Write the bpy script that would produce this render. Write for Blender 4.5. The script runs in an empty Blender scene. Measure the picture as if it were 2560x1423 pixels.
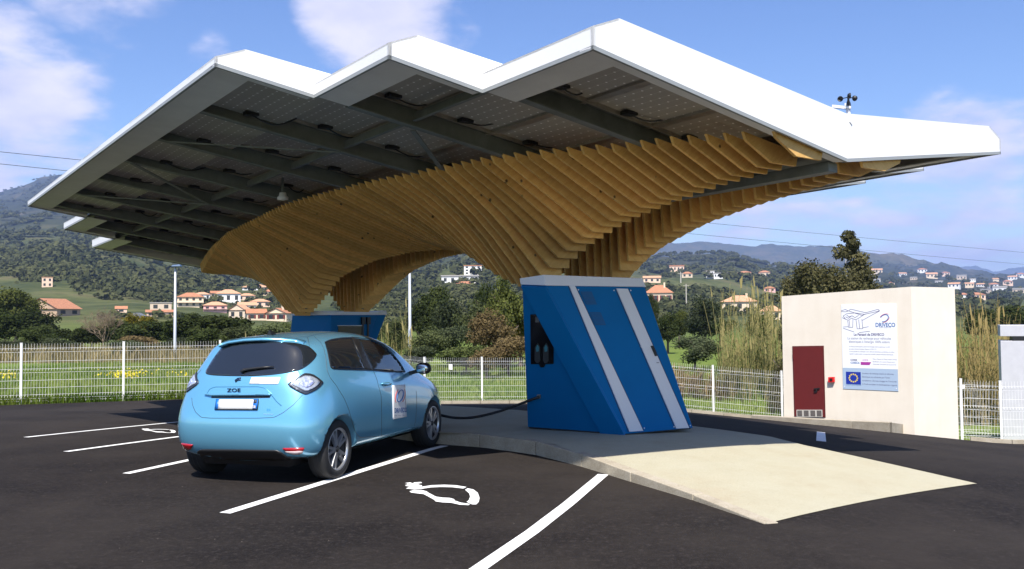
import bpy, bmesh, math, random
import numpy as np
from mathutils import Vector, Matrix
from mathutils.bvhtree import BVHTree
from mathutils.geometry import delaunay_2d_cdt
random.seed(7); rng = np.random.default_rng(7)
sc = bpy.context.scene
COL = sc.collection
# ------------------------------------------------------------------ camera
FPX, CX, CY = 2240.0, 1280.0, 711.5
CAMZ = 1.65
_p = math.atan((798 - CY) / FPX); _r = math.radians(0.5)
Fv = Vector((0, math.cos(_p), math.sin(_p))); Rv0 = Vector((1, 0, 0)); Uv0 = Rv0.cross(Fv)
Rv = math.cos(_r) * Rv0 - math.sin(_r) * Uv0; Uv = math.sin(_r) * Rv0 + math.cos(_r) * Uv0
CAM = Vector((0, 0, CAMZ))
cd = bpy.data.cameras.new('camera'); cam = bpy.data.objects.new('camera', cd); COL.objects.link(cam)
cd.sensor_fit = 'HORIZONTAL'; cd.sensor_width = 36; cd.lens = FPX / 2560 * 36
cd.clip_start = 0.1; cd.clip_end = 20000
M = Matrix.Identity(4)
for i in range(3):
    M[i][0] = Rv[i]; M[i][1] = Uv[i]; M[i][2] = -Fv[i]; M[i][3] = CAM[i]
cam.matrix_world = M
sc.camera = cam
# ------------------------------------------------------------------ light
SUN_EL, SUN_TRAVEL_AZ = math.radians(55.0), math.radians(4.0)     # direction the light travels, right of +Y
ld = bpy.data.lights.new('sun', 'SUN'); sun = bpy.data.objects.new('sun', ld); COL.objects.link(sun)
ld.energy = 3.7; ld.angle = math.radians(0.53); ld.color = (1.0, 0.95, 0.87)
sd = Vector((math.sin(SUN_TRAVEL_AZ) * math.cos(SUN_EL), math.cos(SUN_TRAVEL_AZ) * math.cos(SUN_EL), -math.sin(SUN_EL)))
sun.rotation_euler = sd.to_track_quat('-Z', 'Y').to_euler()
sun.location = (-5, -30, 40)
w = bpy.data.worlds.new('World'); sc.world = w; w.use_nodes = True
nt = w.node_tree; N = nt.nodes; Lk = nt.links; N.clear()
wo = N.new('ShaderNodeOutputWorld'); bg = N.new('ShaderNodeBackground'); bg.inputs[1].default_value = 0.087
sky = N.new('ShaderNodeTexSky'); sky.sky_type = 'NISHITA'; sky.sun_disc = False
sky.sun_elevation = SUN_EL
sky.sun_rotation = math.atan2(-sd.x, -sd.y)
sky.altitude = 50; sky.air_density = 1.0; sky.dust_density = 0.6; sky.ozone_density = 2.0
tc = N.new('ShaderNodeTexCoord')
sx = N.new('ShaderNodeSeparateXYZ'); Lk.new(tc.outputs['Generated'], sx.inputs[0])
def wmath(op, a, b=None, clamp=False):
    n = N.new('ShaderNodeMath'); n.operation = op; n.use_clamp = clamp
    for k, q in enumerate((a, b)):
        if q is None: continue
        if isinstance(q, (int, float)): n.inputs[k].default_value = q
        else: Lk.new(q, n.inputs[k])
    return n.outputs[0]
zz = wmath('ADD', wmath('MAXIMUM', sx.outputs[2], 0.0), 0.22)
cx_ = N.new('ShaderNodeCombineXYZ')
Lk.new(wmath('DIVIDE', sx.outputs[0], zz), cx_.inputs[0]); Lk.new(wmath('DIVIDE', sx.outputs[1], zz), cx_.inputs[1])
def wnoise(scale, detail, rough, off):
    mp = N.new('ShaderNodeMapping'); mp.inputs['Location'].default_value = off; Lk.new(cx_.outputs[0], mp.inputs[0])
    n = N.new('ShaderNodeTexNoise'); n.inputs['Scale'].default_value = scale; n.inputs['Detail'].default_value = detail
    n.inputs['Roughness'].default_value = rough; Lk.new(mp.outputs[0], n.inputs['Vector']); return n.outputs[0]
n1 = wnoise(1.7, 10, 0.56, (3.1, 1.7, 0)); n2 = wnoise(4.0, 6, 0.55, (8.1, 0.3, 0))
def pixdir(x, y): return ((x - CX) / FPX * Rv - (y - CY) / FPX * Uv + Fv).normalized()
mask = None
for (x, y, rad, amp) in ((30, 280, 7.5, .42), (190, 345, 4.6, .36), (270, 10, 6, .26), (960, 70, 6.5, .42), (860, 60, 4, .34), (1120, 90, 3.5, .28), (520, 150, 2.5, .26), (2350, 540, 9, .34), (1950, 570, 8, .30), (2560, 470, 6, .26), (-900, 300, 16, .3), (3400, 300, 18, .25)):
    dn = N.new('ShaderNodeVectorMath'); dn.operation = 'DOT_PRODUCT'; Lk.new(tc.outputs['Generated'], dn.inputs[0]); dn.inputs[1].default_value = pixdir(x, y)
    mr = N.new('ShaderNodeMapRange'); mr.interpolation_type = 'SMOOTHSTEP'; Lk.new(dn.outputs['Value'], mr.inputs[0])
    mr.inputs[1].default_value = math.cos(math.radians(rad)); mr.inputs[2].default_value = math.cos(math.radians(rad * .25)); mr.inputs[4].default_value = amp
    mask = mr.outputs[0] if mask is None else wmath('MAXIMUM', mask, mr.outputs[0])
dens = wmath('ADD', wmath('ADD', wmath('MULTIPLY', n1, 1.0), wmath('ADD', wmath('MULTIPLY', n2, 0.34), wmath('MULTIPLY', wmath('SUBTRACT', wnoise(13.0, 6, .6, (2, 5, 0)), .5), .16))), mask)
cl = N.new('ShaderNodeMapRange'); cl.interpolation_type = 'SMOOTHSTEP'; Lk.new(dens, cl.inputs[0])
cl.inputs[1].default_value = 0.88; cl.inputs[2].default_value = 1.12; cl.inputs[4].default_value = 0.93
cc = N.new('ShaderNodeMapRange'); Lk.new(n2, cc.inputs[0]); cc.inputs[1].default_value = .35; cc.inputs[2].default_value = .65
cm = N.new('ShaderNodeMix'); cm.data_type = 'RGBA'; Lk.new(cc.outputs[0], cm.inputs[0])
cm.inputs[6].default_value = (4.0, 4.1, 5.3, 1); cm.inputs[7].default_value = (5.7, 5.5, 6.5, 1)
mx = N.new('ShaderNodeMix'); mx.data_type = 'RGBA'; Lk.new(cl.outputs[0], mx.inputs[0]); hsv = N.new('ShaderNodeHueSaturation'); hsv.inputs['Saturation'].default_value = 1.2; hsv.inputs['Hue'].default_value = .512; Lk.new(sky.outputs[0], hsv.inputs['Color']); Lk.new(hsv.outputs[0], mx.inputs[6]); Lk.new(cm.outputs[2], mx.inputs[7])
Lk.new(mx.outputs[2], bg.inputs[0]); Lk.new(bg.outputs[0], wo.inputs[0])
sc.view_settings.view_transform = 'Standard'; sc.view_settings.look = 'None'; sc.view_settings.gamma = 1
sc.view_settings.exposure = 1.1
sc.view_settings.use_curve_mapping = False
sc.cycles.use_denoising = True
sc.cycles.max_bounces = 9; sc.cycles.diffuse_bounces = 7; sc.cycles.glossy_bounces = 3; sc.cycles.transmission_bounces = 4
sc.cycles.transparent_max_bounces = 8; sc.cycles.volume_bounces = 0; sc.cycles.caustics_reflective = False; sc.cycles.caustics_refractive = False

# ------------------------------------------------------------------ pixel helpers (photo 2560 px frame)
def ray(x, y): return (x - CX) / FPX * Rv - (y - CY) / FPX * Uv + Fv
def hitz(x, y, z):
    d = ray(x, y); return CAM + d * ((z - CAMZ) / d.z)
def hitY(x, y, Y):
    d = ray(x, y); return CAM + d * (Y / d.y)
def hitplane(x, y, p0, n):
    d = ray(x, y); return CAM + d * ((p0 - CAM).dot(n) / d.dot(n))
def hor(x): return 798 - (x - 1280) * 0.00873

# ------------------------------------------------------------------ ground height
TY = np.array([45, 65, 130, 260, 500, 1000, 1700, 2600, 3600.])
TX = np.array([-900, 0, 140, 300, 450, 600, 850, 1000, 1150, 1300, 1500, 1650, 1800, 1950, 2150, 2350, 2560, 3500.])
TT = np.array([
 [922,890,838,790,690,600,550,520,500],[922,890,838,790,690,610,555,515,484],[922,890,838,785,680,600,540,480,436],
 [922,890,838,785,690,610,560,510,470],[922,890,838,790,715,660,620,580,560],[925,892,840,797,738,697,660,630,610],
 [928,894,842,802,755,708,670,640,630],[930,894,840,797,730,680,650,630,625],[932,892,836,780,698,652,622,600,600],
 [932,892,836,785,708,660,628,605,605],[932,895,838,797,725,675,650,630,640],[930,895,838,797,738,690,654,672,692],
 [930,895,838,800,745,692,647,667,687],[930,895,838,802,763,708,677,682,692],[930,895,840,806,772,738,712,690,662],
 [930,895,840,806,777,748,722,702,668],[930,895,840,806,777,752,732,714,694],[930,895,840,806,777,752,732,714,700.]])
TZ = (hor(TX)[:, None] - TT) / FPX * TY[None, :]
_A = (TX - 1280) / FPX
def vnoise(x, y, s, seed=0):
    x = np.asarray(x, float) / s + seed * 17.3; y = np.asarray(y, float) / s + seed * 5.1
    xi = np.floor(x); yi = np.floor(y); fx = x - xi; fy = y - yi; fx = fx * fx * (3 - 2 * fx); fy = fy * fy * (3 - 2 * fy)
    h = lambda a, b: np.modf(np.abs(np.sin(a * 127.1 + b * 311.7) * 43758.5453))[0]
    return (h(xi, yi) * (1 - fx) + h(xi + 1, yi) * fx) * (1 - fy) + (h(xi, yi + 1) * (1 - fx) + h(xi + 1, yi + 1) * fx) * fy - .5
def Tfar(X, Y):
    X = np.asarray(X, float); Y = np.asarray(Y, float); Yc = np.clip(Y, 45, 3600); a = np.clip(X / np.maximum(Y, 45), _A[0], _A[-1])
    i = np.clip(np.searchsorted(_A, a) - 1, 0, len(_A) - 2); u = (a - _A[i]) / (_A[i + 1] - _A[i]); u = u * u * (3 - 2 * u)
    ly = np.log(Yc); LY = np.log(TY); j = np.clip(np.searchsorted(LY, ly) - 1, 0, len(TY) - 2); v = (ly - LY[j]) / (LY[j + 1] - LY[j])
    # interpolate the slope z/Y, linear in log distance
    q = TZ / TY[None, :]
    s = (q[i, j] * (1 - u) + q[i + 1, j] * u) * (1 - v) + (q[i, j + 1] * (1 - u) + q[i + 1, j + 1] * u) * v
    z = s * Yc
    amp = np.clip((Y - 100) / 400, 0, 1)
    z = z + amp * Yc * (.016 * vnoise(X, Y, 90 + 0 * Yc, 1) + .010 * vnoise(X, Y, 33, 2)) * np.clip(1.6 - Yc / 3600, .5, 1)
    return z + CAMZ
def softp(x, k=.8): return np.log1p(np.exp(np.clip(x / k, -30, 30))) * k
def gnear(X, Y):
    X = np.asarray(X, float); Y = np.asarray(Y, float)
    d = np.clip(Y - 11.5, 0, 22); d1 = np.minimum(d, 11); w_ = np.clip((X + 8) / 4, 0, 1)
    z = -(.03 * d1 + .0016 * d1 * d1) - .085 * np.clip(d - 11, 0, 11) * w_
    return z - .11 * np.minimum(softp(X - 2.75), 10) * np.clip((Y + 2) / 10, 0, 1)
def G(X, Y):
    X = np.asarray(X, float); Y = np.asarray(Y, float)
    t = np.clip((Y - 35) / 10, 0, 1); t = t * t * (3 - 2 * t)
    return gnear(X, Y) * (1 - t) + Tfar(X, Y) * t
def g1(X, Y): return float(G(X, Y))
def hitG(x, y, y0=4., y1=3600.):
    d = ray(x, y); ys = np.geomspace(y0, y1, 900); X = d.x / d.y * ys; Z = CAMZ + d.z / d.y * ys
    below = Z < G(X, ys)
    k = int(np.argmax(below)) if below.any() else len(ys) - 1
    a, b = ys[max(k - 1, 0)], ys[k]
    for _ in range(25):
        m = (a + b) / 2
        if CAMZ + d.z / d.y * m < g1(d.x / d.y * m, m): b = m
        else: a = m
    return CAM + d * (b / d.y)

# ------------------------------------------------------------------ materials
MATS = {}
def mat(name, col, rough=.6, metal=0., var=0., vscale=5., bump=0., bscale=40., spec=.5, coat=0., col2=None, emit=None, rand=0., stretch=None):
    if name in MATS: return MATS[name]
    m = bpy.data.materials.new(name); m.use_nodes = True; n = m.node_tree.nodes; l = m.node_tree.links
    b = n['Principled BSDF']; b.inputs['Roughness'].default_value = rough; b.inputs['Metallic'].default_value = metal
    b.inputs['Specular IOR Level'].default_value = spec; b.inputs['Coat Weight'].default_value = coat; b.inputs['Coat Roughness'].default_value = .04
    b.inputs['Base Color'].default_value = (*col, 1)
    t = n.new('ShaderNodeTexCoord'); src = t.outputs['Object']
    if stretch:
        mp = n.new('ShaderNodeMapping'); mp.inputs['Scale'].default_value = stretch; l.new(src, mp.inputs[0]); src = mp.outputs[0]
    out = None
    if var or col2:
        no = n.new('ShaderNodeTexNoise'); no.inputs['Scale'].default_value = vscale; no.inputs['Detail'].default_value = 6; no.inputs['Roughness'].default_value = .6; l.new(src, no.inputs['Vector'])
        mr = n.new('ShaderNodeMapRange'); l.new(no.outputs[0], mr.inputs[0]); mr.inputs[1].default_value = .3; mr.inputs[2].default_value = .7
        mi = n.new('ShaderNodeMix'); mi.data_type = 'RGBA'; l.new(mr.outputs[0], mi.inputs[0])
        c2 = col2 or tuple(min(1, c * (1 + var)) for c in col); c1 = col if col2 else tuple(c * (1 - var) for c in col)
        mi.inputs[6].default_value = (*c1, 1); mi.inputs[7].default_value = (*c2, 1); out = mi.outputs[2]
    if rand:
        oi = n.new('ShaderNodeObjectInfo'); hs = n.new('ShaderNodeHueSaturation')
        mr = n.new('ShaderNodeMapRange'); l.new(oi.outputs['Random'], mr.inputs[0]); mr.inputs[3].default_value = 1 - rand; mr.inputs[4].default_value = 1 + rand; l.new(mr.outputs[0], hs.inputs['Value'])
        mr2 = n.new('ShaderNodeMapRange'); l.new(oi.outputs['Random'], mr2.inputs[0]); mr2.inputs[3].default_value = .5 + rand * .06; mr2.inputs[4].default_value = .5 - rand * .06; l.new(mr2.outputs[0], hs.inputs['Hue'])
        if out: l.new(out, hs.inputs['Color'])
        else: hs.inputs['Color'].default_value = (*col, 1)
        out = hs.outputs[0]
    if out: l.new(out, b.inputs['Base Color'])
    if bump:
        no = n.new('ShaderNodeTexNoise'); no.inputs['Scale'].default_value = bscale; no.inputs['Detail'].default_value = 4; l.new(src, no.inputs['Vector'])
        bp = n.new('ShaderNodeBump'); bp.inputs['Strength'].default_value = bump; bp.inputs['Distance'].default_value = .02; l.new(no.outputs[0], bp.inputs['Height']); l.new(bp.outputs[0], b.inputs['Normal'])
    if emit: b.inputs['Emission Color'].default_value = (*emit[0], 1); b.inputs['Emission Strength'].default_value = emit[1]
    MATS[name] = m; return m
def leafmat(name, c1, c2, rand=.3, transl=.35):
    if name in MATS: return MATS[name]
    m = bpy.data.materials.new(name); m.use_nodes = True; n = m.node_tree.nodes; l = m.node_tree.links; n.clear()
    o = n.new('ShaderNodeOutputMaterial'); df = n.new('ShaderNodeBsdfDiffuse'); tr = n.new('ShaderNodeBsdfTranslucent'); ms = n.new('ShaderNodeMixShader'); ms.inputs[0].default_value = transl
    at = n.new('ShaderNodeAttribute'); at.attribute_name = 'leaf'; mi = n.new('ShaderNodeMix'); mi.data_type = 'RGBA'
    l.new(at.outputs['Fac'], mi.inputs[0]); mi.inputs[6].default_value = (*c1, 1); mi.inputs[7].default_value = (*c2, 1)
    oi = n.new('ShaderNodeObjectInfo'); hs = n.new('ShaderNodeHueSaturation'); mr = n.new('ShaderNodeMapRange'); l.new(oi.outputs['Random'], mr.inputs[0]); mr.inputs[3].default_value = 1 - rand; mr.inputs[4].default_value = 1 + rand
    l.new(mr.outputs[0], hs.inputs['Value']); l.new(mi.outputs[2], hs.inputs['Color']); l.new(hs.outputs[0], df.inputs[0]); l.new(hs.outputs[0], tr.inputs[0])
    l.new(df.outputs[0], ms.inputs[1]); l.new(tr.outputs[0], ms.inputs[2]); l.new(ms.outputs[0], o.inputs[0]); MATS[name] = m; return m

# ------------------------------------------------------------------ mesh builder
class MB:
    def __init__(s): s.v = []; s.f = []; s.m = []
    def add(s, vs, fs, mi=0):
        o = len(s.v); s.v += [tuple(v) for v in vs]; s.f += [tuple(i + o for i in f) for f in fs]; s.m += [mi] * len(fs); return s
    def box(s, lo, hi, mi=0):
        x0, y0, z0 = lo; x1, y1, z1 = hi
        return s.hexa([(x0,y0,z0),(x1,y0,z0),(x1,y1,z0),(x0,y1,z0)], [(x0,y0,z1),(x1,y0,z1),(x1,y1,z1),(x0,y1,z1)], mi)
    def hexa(s, b, t, mi=0):
        n = len(b); return s.add(list(b) + list(t), [tuple(range(n - 1, -1, -1)), tuple(range(n, 2 * n))] + [(i, (i + 1) % n, n + (i + 1) % n, n + i) for i in range(n)], mi)
    def plate(s, poly, off, mi=0): # polygon extruded by vector off
        off = Vector(off); return s.hexa([Vector(p) for p in poly], [Vector(p) + off for p in poly], mi)
    def bar(s, a, b, w_, h_, up=(0, 0, 1), mi=0):
        a = Vector(a); b = Vector(b); d = (b - a).normalized(); u = Vector(up); r = d.cross(u)
        if r.length < 1e-4: r = d.cross(Vector((1, 0, 0)))
        r.normalize(); u = r.cross(d).normalized(); r *= w_ / 2; u *= h_ / 2
        return s.hexa([a - r - u, a + r - u, a + r + u, a - r + u], [b - r - u, b + r - u, b + r + u, b - r + u], mi)
    def tube(s, pts, rad, n=8, mi=0, cap=True):
        pts = [Vector(p) for p in pts]; o = len(s.v); R = rad if isinstance(rad, (list, tuple)) else [rad] * len(pts); prev = None
        for k, p in enumerate(pts):
            d = (pts[min(k + 1, len(pts) - 1)] - pts[max(k - 1, 0)]).normalized()
            r = prev - d * prev.dot(d) if prev is not None else d.orthogonal()
            if r.length < 1e-5: r = d.orthogonal()
            r.normalize(); prev = r; q = d.cross(r)
            for i in range(n):
                a = 2 * math.pi * i / n; s.v.append(tuple(p + (r * math.cos(a) + q * math.sin(a)) * R[k]))
        for k in range(len(pts) - 1):
            for i in range(n):
                j = (i + 1) % n; s.f.append((o + k * n + i, o + k * n + j, o + (k + 1) * n + j, o + (k + 1) * n + i)); s.m.append(mi)
        if cap:
            s.f.append(tuple(o + i for i in range(n - 1, -1, -1))); s.f.append(tuple(o + (len(pts) - 1) * n + i for i in range(n))); s.m += [mi, mi]
        return s
    def lathe(s, prof, c, ax, ref, n=24, mi=0, closed=True): # prof: (r, h) along axis ax
        c = Vector(c); ax = Vector(ax).normalized(); r = Vector(ref).normalized(); q = ax.cross(r); o = len(s.v); m = len(prof)
        for i in range(n):
            a = 2 * math.pi * i / n; d = r * math.cos(a) + q * math.sin(a)
            for (rr, h) in prof: s.v.append(tuple(c + d * rr + ax * h))
        for i in range(n):
            j = (i + 1) % n
            for k in range(m if closed else m - 1):
                k2 = (k + 1) % m; s.f.append((o + i * m + k, o + j * m + k, o + j * m + k2, o + i * m + k2)); s.m.append(mi)
        return s
    def mesh(s, name, origin=(0, 0, 0)):
        me = bpy.data.meshes.new(name); ox, oy, oz = origin
        me.from_pydata([(x - ox, y - oy, z - oz) for x, y, z in s.v], [], s.f)
        if any(s.m): me.polygons.foreach_set('material_index', s.m)
        me.update(); return me
def npmesh(name, V, F, attr=None):
    me = bpy.data.meshes.new(name); V = np.asarray(V, np.float32); F = np.asarray(F, np.int32); k = F.shape[1]
    me.vertices.add(len(V)); me.vertices.foreach_set('co', V.ravel()); me.loops.add(F.size); me.loops.foreach_set('vertex_index', F.ravel())
    me.polygons.add(len(F)); me.polygons.foreach_set('loop_start', np.arange(0, F.size, k, dtype=np.int32)); me.polygons.foreach_set('loop_total', np.full(len(F), k, np.int32))
    if attr is not None:
        a = me.attributes.new('leaf', 'FLOAT', 'FACE'); a.data.foreach_set('value', np.asarray(attr, np.float32))
    me.update(calc_edges=True); return me
def link(name, me, m, parent=None, smooth=False, bevel=0):
    o = bpy.data.objects.new(name, me); COL.objects.link(o)
    for q in (m if isinstance(m, (list, tuple)) else [m]):
        if len(me.materials) < (len(m) if isinstance(m, (list, tuple)) else 1): me.materials.append(q)
    if parent is not None: o.parent = parent
    if smooth: me.polygons.foreach_set('use_smooth', [True] * len(me.polygons))
    if bevel:
        b = o.modifiers.new('bevel', 'BEVEL'); b.width = bevel; b.segments = 2; b.limit_method = 'ANGLE'; b.angle_limit = math.radians(40)
    return o
def tag(o, label=None, cat=None, group=None, kind=None):
    if label: o['label'] = label
    if cat: o['category'] = cat
    if group: o['group'] = group
    if kind: o['kind'] = kind
    return o
ROOT = {}
def thing(name, label, cat, loc=(0, 0, 0), group=None):
    o = bpy.data.objects.new(name, None); COL.objects.link(o); o.location = loc; o.empty_display_size = .2
    ROOT[o.name] = Vector(loc); return tag(o, label, cat, group)
def root_of(o):
    while o.parent: o = o.parent
    return ROOT.get(o.name, Vector((0, 0, 0)))
def part(name, mb, m, parent, smooth=False, bevel=0):   # mb in world coordinates
    return link(name, mb.mesh(name, root_of(parent)), m, parent, smooth, bevel)
def solo(name, mb, m, label, cat, loc=None, group=None, smooth=False, bevel=0):
    loc = Vector(loc) if loc is not None else Vector((0, 0, 0))
    o = link(name, mb.mesh(name, loc), m, None, smooth, bevel); o.location = loc; return tag(o, label, cat, group)
def struct(name, mb, m, smooth=False, bevel=0):
    me = mb if isinstance(mb, bpy.types.Mesh) else mb.mesh(name)
    return tag(link(name, me, m, None, smooth, bevel), kind='structure')
def text_mesh(s, size, align='LEFT', extr=0.0, bold=0.):
    c = bpy.data.curves.new('lettering', 'FONT'); c.body = s; c.size = size; c.align_x = align; c.extrude = extr; c.offset = bold; c.resolution_u = 3
    o = bpy.data.objects.new('lettering', c); COL.objects.link(o); dg = bpy.context.evaluated_depsgraph_get()
    me = bpy.data.meshes.new_from_object(o.evaluated_get(dg)); bpy.data.objects.remove(o); bpy.data.curves.remove(c); return me

# ------------------------------------------------------------------ special materials
def nodes_of(name):
    m = bpy.data.materials.new(name); m.use_nodes = True; MATS[name] = m
    return m, m.node_tree.nodes, m.node_tree.links, m.node_tree.nodes['Principled BSDF']
def ramp(n, l, src, stops):
    r = n.new('ShaderNodeValToRGB'); e = r.color_ramp.elements
    while len(e) < len(stops): e.new(.5)
    for q, (p, c) in zip(e, stops): q.position = p; q.color = (*c, 1) if len(c) == 3 else c
    l.new(src, r.inputs[0]); return r.outputs[0]
def noise(n, l, src, scale, detail=5, rough=.6, stretch=None):
    if stretch:
        mp = n.new('ShaderNodeMapping'); mp.inputs['Scale'].default_value = stretch; l.new(src, mp.inputs[0]); src = mp.outputs[0]
    t = n.new('ShaderNodeTexNoise'); t.inputs['Scale'].default_value = scale; t.inputs['Detail'].default_value = detail; t.inputs['Roughness'].default_value = rough; l.new(src, t.inputs['Vector']); return t.outputs[0]
def mixc(n, l, f, a, b, mode='MIX'):
    q = n.new('ShaderNodeMix'); q.data_type = 'RGBA'; q.blend_type = mode
    for k, s in ((0, f), (6, a), (7, b)):
        if isinstance(s, (int, float)): q.inputs[k].default_value = s
        elif isinstance(s, tuple): q.inputs[k].default_value = (*s, 1)
        else: l.new(s, q.inputs[k])
    return q.outputs[2]
def bumpn(n, l, b, h, strength, dist):
    q = n.new('ShaderNodeBump'); q.inputs['Strength'].default_value = strength; q.inputs['Distance'].default_value = dist; l.new(h, q.inputs['Height']); l.new(q.outputs[0], b.inputs['Normal'])
# asphalt
m, n, l, b = nodes_of('asphalt'); t = n.new('ShaderNodeTexCoord').outputs['Object']
big = noise(n, l, t, .35, 5); mid = noise(n, l, t, 2.2, 6, .7); fine = noise(n, l, t, 60, 3, .7)
streak = noise(n, l, t, 1.2, 4, .6, (1.2, .25, 1))
c = ramp(n, l, big, [(.3, (.020, .0165, .0158)), (.7, (.030, .0245, .0228))])
c = mixc(n, l, .45, c, ramp(n, l, mid, [(.3, (.014, .0115, .011)), (.75, (.040, .032, .029))]))
c = mixc(n, l, .30, c, ramp(n, l, streak, [(.35, (.014, .0115, .011)), (.7, (.045, .036, .031))]))
c = mixc(n, l, .5, c, ramp(n, l, fine, [(.36, (.004, .0035, .0035)), (.56, (.024, .020, .0185)), (.74, (.16, .135, .12))]))
gr = noise(n, l, t, 17, 4, .8); c = mixc(n, l, .42, c, ramp(n, l, gr, [(.38, (.006, .005, .005)), (.55, (.026, .0215, .02)), (.70, (.13, .11, .10))]))
pat = noise(n, l, t, .16, 7, .72); c = mixc(n, l, ramp(n, l, pat, [(.42, (0, 0, 0)), (.60, (.8, .8, .8))]), c, (.052, .043, .037))
spk = n.new('ShaderNodeTexVoronoi'); spk.inputs['Scale'].default_value = 5.5; l.new(t, spk.inputs['Vector'])
c = mixc(n, l, ramp(n, l, spk.outputs['Distance'], [(.0, (.5, .5, .5)), (.018, (.5, .5, .5)), (.028, (0, 0, 0))]), c, (.10, .088, .078))
hv = n.new('ShaderNodeHueSaturation'); hv.inputs['Value'].default_value = .66; l.new(c, hv.inputs['Color']); c = hv.outputs[0]
l.new(c, b.inputs['Base Color']); b.inputs['Roughness'].default_value = .9; b.inputs['Specular IOR Level'].default_value = .12
bumpn(n, l, b, noise(n, l, t, 90, 3, .8), .55, .012)
# concrete
m, n, l, b = nodes_of('concrete'); t = n.new('ShaderNodeTexCoord').outputs['Object']
c = ramp(n, l, noise(n, l, t, .9, 6, .65), [(.28, (.345, .285, .175)), (.42, (.375, .34, .228)), (.56, (.385, .36, .25)), (.72, (.40, .37, .27))])
c = mixc(n, l, .18, c, ramp(n, l, noise(n, l, t, 3, 6, .7), [(.3, (.27, .22, .13)), (.6, (.46, .43, .32))]))
c = mixc(n, l, .22, c, ramp(n, l, noise(n, l, t, 120, 2, .6), [(.35, (.2, .18, .14)), (.6, (.6, .56, .47))]))
l.new(c, b.inputs['Base Color']); b.inputs['Roughness'].default_value = .9; bumpn(n, l, b, noise(n, l, t, 70, 4, .7), .25, .01)
# kerb stone (grey, stained)
m, n, l, b = nodes_of('kerb_concrete'); t = n.new('ShaderNodeTexCoord').outputs['Object']
c = ramp(n, l, noise(n, l, t, 3, 6, .7), [(.3, (.27, .22, .15)), (.55, (.40, .35, .26)), (.75, (.47, .42, .34))])
c = mixc(n, l, .3, c, ramp(n, l, noise(n, l, t, 90, 2), [(.35, (.15, .13, .1)), (.6, (.5, .45, .38))]))
l.new(c, b.inputs['Base Color']); b.inputs['Roughness'].default_value = .92; bumpn(n, l, b, noise(n, l, t, 55, 4, .7), .4, .01)
# timber
def wood(name, c1, c2, c3):
    m, n, l, b = nodes_of(name); t = n.new('ShaderNodeTexCoord').outputs['UV']
    oi = n.new('ShaderNodeObjectInfo'); ad = n.new('ShaderNodeVectorMath'); ad.operation = 'ADD'; cmb = n.new('ShaderNodeCombineXYZ')
    mm = n.new('ShaderNodeMath'); mm.operation = 'MULTIPLY'; mm.inputs[1].default_value = 37; l.new(oi.outputs['Random'], mm.inputs[0]); l.new(mm.outputs[0], cmb.inputs[0]); l.new(mm.outputs[0], cmb.inputs[1])
    l.new(t, ad.inputs[0]); l.new(cmb.outputs[0], ad.inputs[1]); t = ad.outputs[0]
    g = noise(n, l, t, 3.0, 6, .65, (6, 1.0, 1)); g2 = noise(n, l, t, 14, 4, .6, (5, .7, 1))
    c = ramp(n, l, g, [(.3, c1), (.5, c2), (.7, c3)])
    c = mixc(n, l, .4, c, ramp(n, l, g2, [(.3, c1), (.7, c3)]))
    vo = n.new('ShaderNodeTexVoronoi'); vo.inputs['Scale'].default_value = 4.2; l.new(t, vo.inputs['Vector'])
    k = ramp(n, l, vo.outputs['Distance'], [(.0, (0, 0, 0)), (.055, (.0, 0, 0)), (.11, (1, 1, 1))])
    c = mixc(n, l, k, (.085, .045, .016), c)
    hs = n.new('ShaderNodeHueSaturation'); mr = n.new('ShaderNodeMapRange'); l.new(oi.outputs['Random'], mr.inputs[0]); mr.inputs[3].default_value = .84; mr.inputs[4].default_value = 1.16; l.new(mr.outputs[0], hs.inputs['Value']); l.new(c, hs.inputs['Color']); c = hs.outputs[0]
    l.new(c, b.inputs['Base Color']); b.inputs['Roughness'].default_value = .62; b.inputs['Specular IOR Level'].default_value = .25; return m
wood('timber', (.64, .335, .09), (.79, .465, .145), (.86, .555, .21))
# solar module underside: greige backsheet, white cell corners and thin lines
m, n, l, b = nodes_of('solar_backsheet'); t = n.new('ShaderNodeTexCoord').outputs['UV']
sp = n.new('ShaderNodeSeparateXYZ'); l.new(t, sp.inputs[0])
def mth(op, a, q=None):
    k = n.new('ShaderNodeMath'); k.operation = op
    for i, s in enumerate((a, q)):
        if s is None: continue
        if isinstance(s, (int, float)): k.inputs[i].default_value = s
        else: l.new(s, k.inputs[i])
    return k.outputs[0]
fx = mth('ABSOLUTE', mth('SUBTRACT', mth('FRACT', sp.outputs[0]), .5)); fy = mth('ABSOLUTE', mth('SUBTRACT', mth('FRACT', sp.outputs[1]), .5))
dot = mth('LESS_THAN', mth('ADD', fx, fy), .12); ln = mth('LESS_THAN', fy, .022)
c = mixc(n, l, mth('MULTIPLY', ln, .45), (.38, .345, .30), (.7, .68, .62)); c = mixc(n, l, dot, c, (.95, .94, .92))
l.new(c, b.inputs['Base Color']); b.inputs['Roughness'].default_value = .45
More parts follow.
